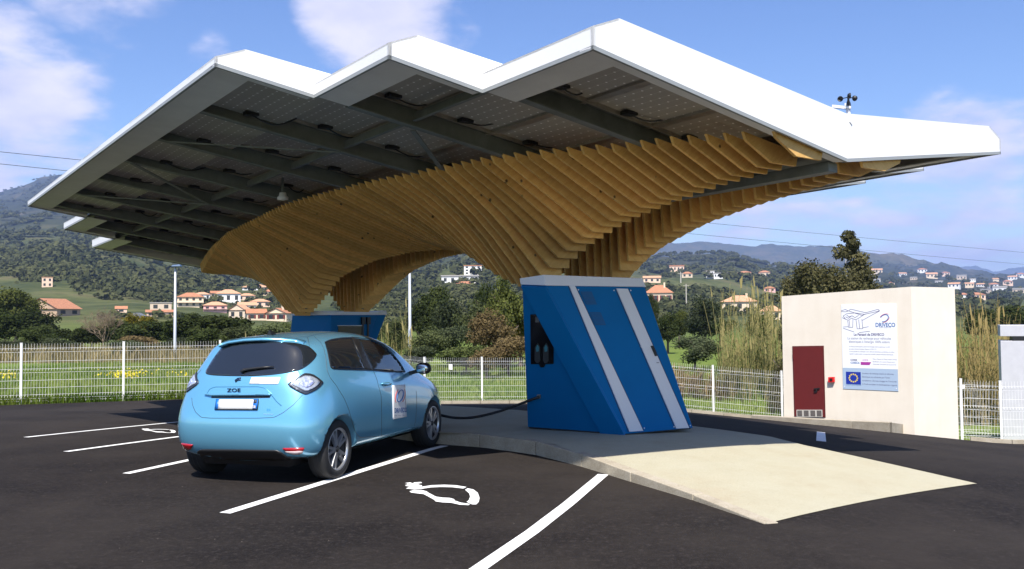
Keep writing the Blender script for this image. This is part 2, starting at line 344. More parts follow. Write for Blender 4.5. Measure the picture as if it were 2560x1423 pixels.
# terrain
m, n, l, b = nodes_of('terrain'); t = n.new('ShaderNodeTexCoord').outputs['Object']; ge = n.new('ShaderNodeNewGeometry')
nearc = ramp(n, l, noise(n, l, t, .5, 6, .65), [(.3, (.085, .14, .024)), (.5, (.115, .18, .03)), (.62, (.15, .19, .04)), (.75, (.20, .20, .07))])
nearc = mixc(n, l, .4, nearc, ramp(n, l, noise(n, l, t, 7, 5, .7), [(.3, (.05, .075, .015)), (.7, (.2, .21, .07))]))
farc = ramp(n, l, noise(n, l, t, .018, 8, .68), [(.32, (.035, .05, .02)), (.46, (.058, .072, .027)), (.55, (.115, .125, .046)), (.63, (.16, .135, .068)), (.74, (.26, .19, .12))])
farc = mixc(n, l, .5, farc, ramp(n, l, noise(n, l, t, .12, 6, .7), [(.35, (.022, .035, .014)), (.65, (.105, .11, .046))]))
spz = n.new('ShaderNodeSeparateXYZ'); l.new(t, spz.inputs[0]); mr = n.new('ShaderNodeMapRange'); l.new(spz.outputs[1], mr.inputs[0]); mr.inputs[1].default_value = 80; mr.inputs[2].default_value = 220
maq = ramp(n, l, noise(n, l, t, .008, 8, .7), [(.35, (.022, .030, .018)), (.55, (.045, .05, .028)), (.72, (.12, .10, .07))])
mr3 = n.new('ShaderNodeMapRange'); l.new(spz.outputs[1], mr3.inputs[0]); mr3.inputs[1].default_value = 700; mr3.inputs[2].default_value = 1500
farc = mixc(n, l, mr3.outputs[0], farc, maq)
c = mixc(n, l, mr.outputs[0], nearc, farc); l.new(c, b.inputs['Base Color']); b.inputs['Roughness'].default_value = 1; b.inputs['Specular IOR Level'].default_value = .05
# far mountains
m, n, l, b = nodes_of('mountain_scrub'); t = n.new('ShaderNodeTexCoord').outputs['Object']
c = ramp(n, l, noise(n, l, t, .006, 9, .7), [(.35, (.03, .045, .022)), (.5, (.06, .07, .034)), (.6, (.11, .095, .055)), (.72, (.19, .15, .10))])
c = mixc(n, l, .5, c, ramp(n, l, noise(n, l, t, .035, 6, .7), [(.35, (.02, .03, .015)), (.68, (.12, .11, .06))]))
l.new(c, b.inputs['Base Color']); b.inputs['Roughness'].default_value = 1; b.inputs['Specular IOR Level'].default_value = .02; bumpn(n, l, b, noise(n, l, t, .02, 8, .7), 1.0, 14)
# render wall
m, n, l, b = nodes_of('render_wall'); t = n.new('ShaderNodeTexCoord').outputs['Object']
c = ramp(n, l, noise(n, l, t, .8, 7, .7), [(.3, (.68, .61, .51)), (.55, (.73, .665, .57)), (.75, (.76, .70, .61))])
c = mixc(n, l, .12, c, ramp(n, l, noise(n, l, t, 1.6, 5, .65, (3, 3, .22)), [(.35, (.60, .52, .42)), (.6, (.76, .70, .61))])); l.new(c, b.inputs['Base Color']); b.inputs['Roughness'].default_value = .95; bumpn(n, l, b, noise(n, l, t, 45, 4), .15, .01)
white = mat('white_cladding', (.82, .82, .82), .35, var=.02, vscale=2)
soffit = mat('soffit_sheet', (.80, .79, .80), .45, var=.05, vscale=3)
trim = mat('grey_trim', (.30, .32, .33), .5)
steel = mat('galvanised_steel', (.17, .185, .18), .55, .15, var=.18, vscale=6)
alu = mat('rail_aluminium', (.42, .38, .33), .35, .6, var=.2, vscale=8)
black = mat('black_plastic', (.012, .012, .013), .45)
blue = mat('blue_panel', (.002, .135, .37), .42, var=.05, vscale=2, spec=.10)
silver = mat('silver_panel', (.72, .72, .77), .4, .0)
postw = mat('white_post', (.78, .78, .78), .4)
m, n, l, b = nodes_of('road_paint'); t = n.new('ShaderNodeTexCoord').outputs['Object']
c = ramp(n, l, noise(n, l, t, 5, 6, .7), [(.3, (.66, .65, .64)), (.6, (.82, .82, .81))]); k = ramp(n, l, noise(n, l, t, 34, 6, .75), [(.30, (.9, .9, .9)), (.36, (0, 0, 0))])
l.new(mixc(n, l, k, c, (.10, .095, .09)), b.inputs['Base Color']); b.inputs['Roughness'].default_value = .75; paintw = MATS['road_paint']
dark = mat('dark_glass', (.01, .012, .015), .08)
roadline_z = .005

# ------------------------------------------------------------------ terrain sheet
avals = np.concatenate([np.linspace(-2.2, -.72, 10), np.linspace(-.70, .70, 281), np.linspace(.72, 2.2, 10)])
yvals = np.concatenate([np.linspace(-40, 10, 11), np.linspace(11, 45, 69), np.geomspace(46, 3600, 190)])
AA, YY = np.meshgrid(avals, yvals); XX = AA * np.maximum(YY, 45)
ZZ = G(XX, YY)
fence_line = [(-60, 8.0), (-17.0, 23.1), (-6.0, 26.7), (-3.1, 31.6), (0.9, 32.2), (4.6, 30.6), (8.8, 29.0), (12.05, 24.05), (17.5, 22.0), (60, 12)]
FLX = np.array([p[0] for p in fence_line]); FLY = np.array([p[1] for p in fence_line])
def kerbY(X): return np.interp(X, FLX, FLY) - .25
ins = YY < kerbY(XX) + .4
ZZ = ZZ - np.where(ins, .12, 0)
V = np.stack([XX, YY, ZZ], -1).reshape(-1, 3); nx = len(avals); ny = len(yvals)
I, J = np.meshgrid(np.arange(ny - 1), np.arange(nx - 1), indexing='ij'); a0 = (I * nx + J).ravel()
struct('ground', npmesh('ground', V, np.stack([a0, a0 + 1, a0 + nx + 1, a0 + nx], 1)), MATS['terrain'], smooth=True)
# asphalt sheet
xs = np.linspace(-45, 45, 181); ts = np.linspace(0, 1, 120)
XX = np.repeat(xs[None, :], len(ts), 0); YY = -12 + ts[:, None] * (kerbY(xs)[None, :] + 12); ZZ = G(XX, YY)
V = np.stack([XX, YY, ZZ], -1).reshape(-1, 3); nx = len(xs); I, J = np.meshgrid(np.arange(len(ts) - 1), np.arange(nx - 1), indexing='ij'); a0 = (I * nx + J).ravel()
struct('car_park', npmesh('car_park', V, np.stack([a0, a0 + 1, a0 + nx + 1, a0 + nx], 1)), MATS['asphalt'], smooth=True)
# far mountains (separate ridges with their own depth)
def ridge(name, pts, Y, depth, zb=-60, seed=3):
    px = np.array([p[0] for p in pts]); py = np.array([p[1] for p in pts]); xs = np.linspace(px[0], px[-1], 240); us = np.linspace(0, 1, 50)
    hx = (xs - 1280) / FPX; top = (hor(xs) - np.interp(xs, px, py)) / FPX * Y + CAMZ
    U, Hx = np.meshgrid(us, hx, indexing='ij'); Yd = Y - depth * (1 - U) ** 1.0; Xd = Hx * Y * (Yd / Y)
    Z = zb + (top[None, :] - zb) * (U ** .85) * (Yd / Y) ** .3
    Z += (vnoise(Xd, Yd, Y * .07, seed) * .10 + vnoise(Xd, Yd, Y * .025, seed + 1) * .05 + vnoise(Xd, Yd, Y * .008, seed + 2) * .015) * (top[None, :] + 40) * np.sin(np.pi * np.clip(U, 0, 1) ** 1.5) * 1.2 + (vnoise(Xd, Yd, Y * .006, seed + 5) * Y * .0022)
    nx = len(xs); V = np.stack([Xd, Yd, Z], -1).reshape(-1, 3); back = np.stack([Xd[-1] * 1.25, Yd[-1] * 1.25, np.full(nx, zb)], -1); V = np.concatenate([V, back])
    I, J = np.meshgrid(np.arange(len(us)), np.arange(nx - 1), indexing='ij'); a0 = (I * nx + J).ravel()
    struct(name, npmesh(name, V, np.stack([a0, a0 + 1, a0 + nx + 1, a0 + nx], 1)), MATS['mountain_scrub'], smooth=True)
ridge('mountain', [(1150, 690), (1500, 636), (1650, 612), (1745, 603), (1800, 607), (1880, 616), (1925, 609), (1990, 616), (2080, 613), (2150, 626), (2220, 640), (2300, 655), (2400, 674), (2700, 720)], 5200, 1400, seed=3)
ridge('mountain', [(1980, 690), (2060, 652), (2150, 623), (2200, 638), (2240, 632), (2330, 656), (2420, 673), (2560, 697), (2900, 730)], 3900, 500, seed=9)
ridge('mountain', [(2100, 720), (2300, 690), (2400, 668), (2440, 664), (2485, 680), (2520, 672), (2580, 665), (2800, 650), (3200, 700)], 9000, 1500, seed=13)
ridge('mountain', [(-1500, 600), (-700, 470), (-200, 500), (0, 560), (150, 600), (400, 660)], 5600, 1200, seed=17)

# ------------------------------------------------------------------ island, kerb stones, ramp
KS = 1.1
isl_kerb = [hitz(1092, 1109, 0), hitz(1212, 1117, 0), hitz(1383, 1143, 0), hitz(1541, 1191, 0), hitz(1712, 1238, 0), hitz(1915, 1302, 0)]
az_u = math.radians(-37.0)
UH = Vector((math.sin(az_u), math.cos(az_u), 0)); VH = Vector((math.cos(az_u), -math.sin(az_u), 0))   # along the valley (away), across (to the right)
IH = .165
def gp(p, dz=0.): return Vector((p[0], p[1], g1(p[0], p[1]) + dz))
k0 = isl_kerb[0] + UH * 9.5
left_edge = [k0, isl_kerb[0]] + isl_kerb[1:]
def dens(poly, n):
    out = []
    for a, b_ in zip(poly[:-1], poly[1:]):
        for i in range(n): out.append(a.lerp(b_, i / n))
    return out + [poly[-1]]
RC = hitG(2441, 1210)                                     # far right corner of the ramp
rt = [hitz(1900, 1064, IH) + UH * 11.5, hitz(1900, 1064, IH), hitz(2016, 1089, .12), RC]
# ruled surface between left edge polyline and right edge polyline
def along(poly, ts_):
    L = [0.]
    for a, b_ in zip(poly[:-1], poly[1:]): L.append(L[-1] + (b_ - a).length)
    out = []
    for t_ in ts_:
        d = t_ * L[-1]; k = max(0, min(len(poly) - 2, int(np.searchsorted(L, d)) - 1)); out.append(poly[k].lerp(poly[k + 1], (d - L[k]) / max(1e-6, L[k + 1] - L[k])))
    return out
# parameter: first 60 % flat, then ramp to ground
la = along([left_edge[0], left_edge[1]], np.linspace(0, 1, 12))[:-1] + along(left_edge[1:4], np.linspace(0, 1, 8))[:-1] + along(left_edge[3:], np.linspace(0, 1, 14))
ra = along([rt[0], rt[1]], np.linspace(0, 1, 18))[:-1] + along(rt[1:], np.linspace(0, 1, 15))
nL = len(la)
hs_ = [IH] * (nL - 14) + [IH * (1 - i / 13) + .006 * (i / 13) for i in range(14)]
hl = list(hs_)
mb = MB(); W_ = 9
for i in range(nL):
    for j in range(W_):
        q = la[i].lerp(ra[i], j / (W_ - 1)); mb.v.append(tuple(gp(q, hl[i])))
for i in range(nL - 1):
    for j in range(W_ - 1): mb.f.append((i * W_ + j, (i + 1) * W_ + j, (i + 1) * W_ + j + 1, i * W_ + j + 1)); mb.m.append(0)
isl = struct('concrete_island', mb, MATS['concrete'], smooth=True)
# skirt on right side
mb = MB()
for i in range(nL - 1):
    a, b_ = gp(ra[i], hl[i]), gp(ra[i + 1], hl[i + 1]); mb.add([a, b_, gp(ra[i + 1], -.1), gp(ra[i], -.1)], [(0, 1, 2, 3)])
link('island_edge', mb.mesh('island_edge'), MATS['kerb_concrete'], isl)
# kerb stones along the left edge, each its own piece
def kerb_run(pts, hts, parent, width=.13, L=1.0, side=1):
    acc = [0.]
    for a, b_ in zip(pts[:-1], pts[1:]): acc.append(acc[-1] + (b_ - a).length)
    n_ = max(1, round(acc[-1] / L)); P = [p.copy() for p in pts]
    def at(d):
        k = max(0, min(len(P) - 2, int(np.searchsorted(acc, d)) - 1)); f_ = (d - acc[k]) / max(1e-6, acc[k + 1] - acc[k]); return P[k].lerp(P[k + 1], f_), hts[k] * (1 - f_) + hts[k + 1] * f_
    for i in range(n_):
        a, ha = at(acc[-1] * i / n_ + .006); b_, hb = at(acc[-1] * (i + 1) / n_ - .006); d = (b_ - a); d.z = 0; d.normalize(); s_ = Vector((d.y, -d.x, 0)) * side
        jz = random.uniform(-.003, .003)
        B = [gp(a - s_ * .012), gp(b_ - s_ * .012), gp(b_ + s_ * width), gp(a + s_ * width)]
        if ha < .03 and hb < .03: continue
        bot = [Vector((p.x, p.y, p.z - .12)) for p in B]; top = [Vector((p.x, p.y, p.z + h_ + .004 + jz)) for p, h_ in zip(B, (ha, hb, hb, ha))]
        link('kerb_stone', MB().hexa(bot, top).mesh('kerb_stone'), MATS['kerb_concrete'], parent, bevel=.008)
kerb_run(la, hl, isl, side=-1)

# ------------------------------------------------------------------ painted bay lines and symbols
def strip(name, pa, pb, w_, n_=14, wend=None):
    d = (pb - pa); d.z = 0; d.normalize(); s_ = Vector((d.y, -d.x, 0)); mb = MB()
    for i in range(n_ + 1):
        q = pa.lerp(pb, i / n_); ww = w_ / 2
        for sg in (-1, 1): mb.v.append(tuple(gp(q + s_ * ww * sg, roadline_z)))
    for i in range(n_): mb.f.append((2 * i, 2 * i + 1, 2 * i + 3, 2 * i + 2)); mb.m.append(0)
    return struct(name, mb, paintw)
H1 = (hitz(1113, 1112, 0) - hitz(560, 1284, 0)).normalized()
strip('parking_line', hitz(562, 1284, 0), hitz(1112, 1113, 0), .115)
pts = [hitz(1186, 1430, 0), hitz(1330, 1330, 0), hitz(1420, 1260, 0), hitz(1508, 1185, 0)]
mb = MB(); dp = dens(pts, 6)
for i, q in enumerate(dp):
    d = (dp[min(i + 1, len(dp) - 1)] - dp[max(i - 1, 0)]).normalized(); s_ = Vector((d.y, -d.x, 0)) * .0575
    mb.v += [tuple(gp(q - s_, roadline_z)), tuple(gp(q + s_, roadline_z))]
mb.f = [(2 * i, 2 * i + 1, 2 * i + 3, 2 * i + 2) for i in range(len(dp) - 1)]; mb.m = [0] * len(mb.f); struct('parking_line', mb, paintw)
for (x0, y0, ln_) in ((315, 1185, 4.2), (165, 1130, 4.3), (64, 1094, 4.4)):
    a = hitG(x0, y0); strip('parking_line', a, a + H1 * ln_, .105)
for (xa, ya, xb, yb) in ((1090, 1023, 1110, 1021), (1235, 1036, 1290, 1030)):
    strip('parking_line', hitG(xa, ya), hitG(xb, yb), .1, 4)
a = hitG(2053, 1104); strip('parking_line', a, a + Vector((a.x, a.y, 0)).normalized() * 3.2, .15, 8)
def sym(polys):
    mb = MB()
    for poly in polys:
        V2 = [Vector(p) for p in poly]; r = delaunay_2d_cdt(V2, [(i, (i + 1) % len(V2)) for i in range(len(V2))], [], 1, 1e-4)
        o = len(mb.v); mb.v += [tuple(gp(hitG(v.x, v.y), roadline_z)) for v in r[0]]
        for f_ in r[2]: mb.f.append(tuple(o + k for k in f_)); mb.m.append(0)
    return struct('vehicle_marking', mb, paintw)
z8 = lambda pts_: [(x / 1.58 + 940, y / 1.58 + 960) for x, y in pts_]
car_out = [z8([(115,402),(128,397),(115,393),(135,391),(150,396),(148,391),(178,389),(182,393),(160,397),(182,403),(180,408),(220,402),(270,400),(315,402),(358,409),(345,415),(300,410),(255,409),(215,411),(178,417),(150,419),(118,415),(133,408),(118,405)]),
           z8([(132,426),(150,421),(180,421),(200,426),(208,432),(236,447),(262,451),(290,452),(308,457),(312,463),(335,471),(372,476),(366,481),(330,479),(295,471),(262,470),(235,466),(230,460),(205,446),(188,437),(160,434),(138,431)]),
           z8([(362,414),(385,419),(402,432),(409,452),(406,468),(396,478),(380,478),(358,468),(366,462),(372,447),(368,434),(352,420)])]
sym(car_out)
sym([[(x * .46 - 112, y * .19 + 843) for x, y in p] for p in car_out])

# ------------------------------------------------------------------ the solar canopy
P0 = Vector((3.25 * KS, 8.6 * KS, 1.52 * KS + CAMZ)); SV1, SV2, SU = .1586, .128, -.0218
def zp(s, t): return P0.z + SU * s + (SV1 * t if t >= 0 else -SV2 * t)
def cp(s, t, dz=0.):
    q = P0 + UH * s - VH * t; return Vector((q.x, q.y, zp(s, t) + dz))
LU, LV, SC = 1.436 * KS, .93 * KS, 7.6 * KS
def Hf(t): return (.44 - .047 * abs(t) / KS) * KS
def h1f(t): return max(.06, Hf(t) - .14 * KS)
canopy = thing('solar_canopy', 'white butterfly solar canopy on timber fins above the parked car', 'canopy', (P0.x + UH.x * SC, P0.y + UH.y * SC, 0))
CH = .27 * KS
SE = [16.45 * KS, 14.5 * KS, 12.55 * KS]; LU2 = 1.95 * KS
UVM = {}
def uvpart(name, mb, m, parent, uvs, bevel=0):
    me = mb.mesh(name, root_of(parent)); ul = me.uv_layers.new(name='UVMap')
    for lp in me.loops: ul.data[lp.index].uv = uvs[lp.vertex_index]
    return link(name, me, m, parent, bevel=bevel)
def wing(sg, LC):
    T = lambda t: sg * t
    strips = [(0, LC, 0, SE[0]), (LC, LC + LV, LU, SE[1]), (LC + LV, LC + 2 * LV, 2 * LU, SE[2])]
    def plate_s(s, ta, tb, inner, outw):   # board across (s constant), between |t| ta..tb
        poly = [(ta, 0)] + ([(ta - CH, 0)] if False else []) + [(tb, 0), (tb, h1f(tb)), (tb - CH, Hf(tb - CH))]
        poly += [(ta - CH, Hf(ta - CH)), (ta, h1f(ta) * .98)] if inner else [(ta, Hf(ta))]
        if inner: part('fascia_panel', MB().plate([cp(s, T(t), h) for t, h in poly], UH * (.03 * outw)), white, canopy)
        else:
            cuts = [0, .30, .66]
            for q in range(3):
                a0, a1 = ta + (tb - ta) * cuts[q] + (.0025 if q else 0), (ta + (tb - ta) * cuts[q + 1] - .0025 if q < 2 else tb)
                pl_ = [(a0, 0), (a1, 0)] + ([(a1, h1f(tb)), (a1 - CH, Hf(a1 - CH))] if q == 2 else [(a1, Hf(a1))]) + [(a0, Hf(a0))]
                part('fascia_panel', MB().plate([cp(s, T(t), h) for t, h in pl_], UH * (.03 * outw)), white, canopy)
        part('drip_trim', MB().plate([cp(s, T(ta), -.035), cp(s, T(tb), -.035), cp(s, T(tb), -.002), cp(s, T(ta), -.002)], UH * (.03 * outw)), trim, canopy)
        part('edge_return', MB().plate([cp(s + .031 * outw, T(ta), -.02), cp(s + .031 * outw, T(tb), -.02), cp(s + .17 * outw, T(tb), -.012), cp(s + .17 * outw, T(ta), -.012)], (0, 0, .012)), soffit, canopy)
    for k, (ta, tb, s0, s1) in enumerate(strips):
        plate_s(s0, ta, tb, k > 0, 1); plate_s(s1, ta, tb, k > 0, -1)
        # boards along the valley direction (t constant) where the strip steps out
        segs = [(s0, s1)] if k == 2 else [(s0, s0 + LU), (s1 - LU2, s1)]
        for (sa, sb) in segs:
            n_ = 8 if k == 2 else 1
            for q in range(n_):
                a, b_ = sa + (sb - sa) * q / n_, sa + (sb - sa) * (q + 1) / n_
                part('fascia_panel', MB().plate([cp(a, T(tb)), cp(b_, T(tb)), cp(b_, T(tb), h1f(tb)), cp(a, T(tb), h1f(tb))], VH * (sg * .03)), white, canopy)
            part('fascia_cap', MB().plate([cp(sa, T(tb), h1f(tb)), cp(sb, T(tb), h1f(tb)), cp(sb, T(tb - CH), Hf(tb - CH)), cp(sa, T(tb - CH), Hf(tb - CH))], (0, 0, -.02)), white, canopy)
            part('drip_trim', MB().plate([cp(sa, T(tb), -.035), cp(sb, T(tb), -.035), cp(sb, T(tb), -.002), cp(sa, T(tb), -.002)], VH * (sg * .03)), trim, canopy)
            n_ = 4 if k == 2 else 1
            for q in range(n_):
                a, b_ = sa + (sb - sa) * q / n_ + .004, sa + (sb - sa) * (q + 1) / n_ - .004
                part('soffit_panel', MB().plate([cp(a, T(tb - .032), -.012), cp(b_, T(tb - .032), -.012), cp(b_, T(tb - .36 * KS), -.006), cp(a, T(tb - .36 * KS), -.006)], (0, 0, .012)), soffit, canopy)
        part('sun_block_sheet', MB().plate([cp(s0 + .035, T(ta), Hf(ta) - .05), cp(s1 - .035, T(ta), Hf(ta) - .05), cp(s1 - .035, T(tb - CH), Hf(tb - CH) - .05), cp(s0 + .035, T(tb - CH), Hf(tb - CH) - .05)], (0, 0, .02)), mat('solar_glass', (.01, .014, .03), .12), canopy)  # opaque sheet added over the modules so no sun leaks through gaps
        if k < 2: part('sun_block_sheet', MB().plate([cp(s0 + LU + .04, T(tb - CH), Hf(tb - CH) - .052), cp(s1 - LU2 - .04, T(tb - CH), Hf(tb - CH) - .052), cp(s1 - LU2 - .04, T(tb), Hf(tb) - .052), cp(s0 + LU + .04, T(tb), Hf(tb) - .052)], (0, 0, .02)), MATS['solar_glass'], canopy)  # second added piece, keeps sun out between neighbouring strips
    # solar modules (seen from below)
    PZ = .20 * KS; pitch = .1086 * KS * 1.02; bs = [(1.36 + 1.53 * k) * KS for k in range(-1, 11)]
    tg = [(.48 + .85 * k) * KS for k in range(0, 6)]
    for (sa, sb) in zip(bs[:-1], bs[1:]):
        for (ta, tb) in zip([.05] + tg, tg + [5.5 * KS]):
            lim = LC + 2 * LV; s_mid = (sa + sb) / 2
            row = 0 if (ta + tb) / 2 < LC else (1 if (ta + tb) / 2 < LC + LV else 2); s0 = strips[row][2]
            a, b_ = max(sa + .05, s0 + .04), min(sb - .05, strips[row][3] - .04); c_, d_ = ta + .055, min(tb - .055, strips[row][1] - (.05 if row < 2 else .33))
            if b_ - a < .3 or d_ - c_ < .15: continue
            PZ = .20 * KS if row < 2 else .10 * KS
            mbp = MB().plate([cp(a, T(c_), PZ), cp(b_, T(c_), PZ), cp(b_, T(d_), PZ), cp(a, T(d_), PZ)], (0, 0, .035))
            st = [(a, c_), (b_, c_), (b_, d_), (a, d_)] * 2
            pan = uvpart('solar_module', mbp, [MATS['solar_backsheet']], canopy, [(s / pitch, t / pitch) for s, t in st])
            # junction box and its cable
            if b_ - a < .7: continue
            jb = cp(b_ - .14, T((c_ + d_) / 2), PZ - .02)
            part('junction_box', MB().hexa([jb + UH * i * .05 + VH * j * .08 + Vector((0, 0, -.02)) for i, j in ((-1, -1), (1, -1), (1, 1), (-1, 1))], [jb + UH * i * .05 + VH * j * .08 + Vector((0, 0, .02)) for i, j in ((-1, -1), (1, -1), (1, 1), (-1, 1))]), black, pan)
            if b_ - a < .7: continue
            L_ = random.uniform(.3, .62); sag = random.uniform(.03, .10); up_ = random.uniform(-.25, .1)
            part('cable', MB().tube([jb + VH * sg * L_ * q / 8 * (1 if random.random() > .0 else 1) + UH * (up_ * (q / 8) ** 1.5) + Vector((0, 0, -sag * math.sin(math.pi * q / 8))) for q in range(9)], .009, 5), black, pan)
    # rails under the module joints
    for tt in tg:
        row = 0 if tt < LC else (1 if tt < LC + LV else 2); s0 = strips[row][2] + .05
        if tt > LC + 2 * LV - .2: continue
        part('panel_rail', MB().bar(cp(s0, T(tt), PZ + .005), cp(strips[row][3] - .05, T(tt), PZ + .005), .125, .05), alu, canopy)
    # main beams across
    for k in range(10):
        s = (1.36 + 1.53 * k) * KS; row = 0
        while row < 2 and strips[row + 1][2] + .02 < s < strips[row + 1][3] - .02: row += 1
        te = strips[row][1] - .36 * KS
        mbb = MB()
        mbb.bar(cp(s, T(.12), .095 * KS), cp(s, T(te), .095 * KS), .02, .17 * KS); mbb.bar(cp(s, T(.12), .006), cp(s, T(te), .006), .11, .016); mbb.bar(cp(s, T(.12), .19 * KS), cp(s, T(te), .19 * KS), .11, .012)
        part('beam', mbb, steel, canopy)
        for sd_ in (-1, 1): part('module_rail', MB().bar(cp(s + sd_ * .10, T(.12), PZ - .018), cp(s + sd_ * .10, T(te), PZ - .018), .035, .04), alu, canopy)
    for k in range(9):
        sa = (1.36 + 1.53 * k) * KS + .06; sb = sa + 1.53 * KS - .12
        for tt in (3.15 * KS,):
            mbb = MB(); mbb.bar(cp(sa, T(tt), .10), cp(sb, T(tt), .10), .012, .09); mbb.bar(cp(sa, T(tt), .055), cp(sb, T(tt), .055), .05, .012); part('purlin', mbb, steel, canopy)
    for (a, b_) in (((5.9, 4.7), (4.4, 3.2)), ((7.45, 4.7), (8.95, 3.2)), ((10.5, 4.7), (8.98, 3.2)), ((2.95, 3.1), (4.35, 1.7))):
        part('brace', MB().bar(cp(a[0] * KS, T(a[1] * KS), -.012), cp(b_[0] * KS, T(b_[1] * KS), -.012), .06, .012), steel, canopy)
    # timber fins
    bs_ = [.16, .31, .62, .94, 1.27, 1.6, 1.88, 2.21, 2.51, 2.82, 3.14, 3.5, 3.87, 4.2, 4.59, 5.03, 5.48, 6.26, 7.0, 7.5]; bt_ = [1.07, 1.15, 1.29, 1.43, 1.52, 1.62, 1.74, 1.85, 1.95, 2.04, 2.11, 2.16, 2.20, 2.24, 2.29, 2.35, 2.40, 2.44, 2.47, 2.48]
    lx = [0, 1, 2, 2.75, 3.2, 3.65, 4.0, 4.3, 4.8, 5.1, 5.7, 6.35, 7.3]; lz = [-.28, -.32, -.50, -.85, -1.01, -.94, -.70, -.55, -.39, -.31, -.21, -.126, -.04]
    i = 0
    NF = 102; S_FIRST, DS = .16, .1571
    for i in range(NF):
        s = S_FIRST + DS * i; x = 7.46 - s if s < 7.46 else (s - 7.46) / 1.2; sm = s
        to = float(np.interp(sm, bs_, bt_)); to = to if s < 7.46 else float(np.interp(s, [7.46, 7.86, 9.24, 11.06, 13.0, 14.54, 16.3], [2.48, 2.47, 2.33, 2.15, 1.78, 1.42, .98])); zb = float(np.interp(x, lx, lz)) * (1.0 if s < 7.46 else 1 + .16 * max(0., 1 - abs(x - 3.2) / 1.2)); bp_ = max(0., 1 - (x / 3.0) ** 2) if x < 3 else 0.
        tk = .74 + .26 * bp_; te = .44 if s > 1 else .34 + .1 * s
        tk = min(tk, to - .15); plK = (SV1 if sg > 0 else SV2)
        kz = zb + .16 * bp_
        prof = [(te - .04, plK * te + .02), (te, zb), (tk, kz)]
        tb0, zb0 = to - .04, plK * to - .07 - .12 * max(0., (s - 11.5) / 4.7)
        for f_ in (.18, .36, .55, .75): # concave lower edge from the kink to the tip
            c_ = math.sin(math.pi * f_) * .13 * (zb0 - kz) * max(0., 1 - abs(x - 3.0) / 1.6); prof.append((tk + (tb0 - tk) * f_, kz + (zb0 - kz) * f_ + c_))
        prof += [(tb0, zb0), (to, plK * to + .01)]
        if te + .1 > tk: continue
        S = (s if i else .05) * KS; q3 = []
        for (t, z) in prof:
            b0 = P0 + UH * S - VH * (sg * t * KS); q3.append(Vector((b0.x, b0.y, P0.z + SU * S + z * KS - .004)))
        mbf = MB().plate(q3, UH * .034)
        # split concave polygon caps into a fan of quads for clean shading
        nP = len(prof); mbf.f = mbf.f[2:]; mbf.m = mbf.m[2:]
        top_idx = [0, nP - 1]
        for o_ in (0, nP):
            fan = [(0, j, j + 1) for j in range(1, nP - 1)]
            for (a, b_, c_) in fan: mbf.f.append((o_ + a, o_ + c_, o_ + b_) if o_ == 0 else (o_ + a, o_ + b_, o_ + c_)); mbf.m.append(0)
        ang = 1.0
        uv = [(t * KS * .55 + z * KS * .8, z * KS * .55 - t * KS * .8) for t, z in prof]
        uvpart('timber_fin', mbf, [MATS['timber']], canopy, uv + [(u_ + .02, v_) for u_, v_ in uv])
wing(1, 3.29 * KS); wing(-1, 3.17 * KS)
mbb = MB(); e0, e1 = .16 * KS, 16.2 * KS
mbb.bar(cp(e0, 0, -.065), cp(e1, 0, -.065), .16, .10); part('valley_beam', mbb, steel, canopy)
for t in (.42, -.42):
    part('valley_gutter', MB().bar(cp(e0 + .05, t, .05), cp(e1 - .05, t, .05), .10, .09), steel, canopy)
part('valley_soffit', MB().plate([cp(.04, .55, .02), cp(SE[0] - .04, .55, .02), cp(SE[0] - .04, -.55, .02), cp(.04, -.55, .02)], (0, 0, .012)), steel, canopy)
for (s, t) in ((4.05, .6), (4.4, .6), (4.1, -.6), (4.45, -.6), (11.2, .6), (11.7, .6), (11.2, -.6), (11.7, -.6)):
    top = cp(s * KS, t * KS, -.05); f0 = cp(s * KS, 0); zb_ = P0.z + SU * s * KS - 1.05 * KS
    part('steel_column', MB().bar((top.x, top.y, zb_), (top.x, top.y, top.z), .05, .12, UH), steel, canopy)

# ------------------------------------------------------------------ charging pillars
pz = g1(1.1, 11.6) + IH + .004
a_, b_, c_, d_ = (hitz(*q, pz) for q in ((1320, 1068), (1504, 1081), (1565, 1085), (1732, 1070)))
nf = (d_ - c_).cross(Vector((0, 0, 1))).normalized()                 # front plane normal (towards camera)
if nf.y > 0: nf = -nf
c2, d2 = hitplane(1367, 710, c_, nf), hitplane(1612, 722, c_, nf)
zt = (c2.z + d2.z) / 2
c2.z = zt; d2.z = zt; nfac = (c_ - b_).cross(c2 - b_).normalized(); a2 = hitplane(1306, 712, b_, nfac); print('A2', a2, c2, d2, a_, b_, c_, d_)
DEP = UH * 1.35
pil = thing('charging_pillar', 'near blue charging pillar with two silver stripes under the canopy', 'charging station', ((a_ + d_) / 2 + DEP * .5))
lnorm = (b_ - a_).cross(a2 - a_).normalized()
if lnorm.dot(CAM - a_) < 0: lnorm = -lnorm
_vw = Vector((a_.x, a_.y, 0)).normalized(); aB = a_ + _vw * .35; aB2 = Vector((a2.x, a2.y, zt)) + _vw * .35; dB = d_ + _vw * .9; dB2 = d2 + _vw * .9 - VH * .05
mb = MB(); vs = [a_, b_, c_, d_, dB, aB, a2, c2, d2, dB2, aB2]
mb.add(vs, [(0, 1, 6), (1, 2, 7, 6), (2, 3, 8, 7), (3, 4, 9, 8), (4, 5, 10, 9), (5, 0, 6, 10), (6, 7, 8, 9, 10), (0, 5, 4, 3, 2, 1)])
for q in range(2): mb.m[q] = 0
part('body', mb, blue, pil, bevel=.006)
_fn = (c_ - b_).cross(c2 - b_).normalized()
if _fn.dot(CAM - b_) < 0: _fn = -_fn
part('side_facet', MB().plate([b_ + Vector((0, 0, .01)), c_ + Vector((0, 0, .01)), c2, a2], _fn * .05), blue, pil, bevel=.004)
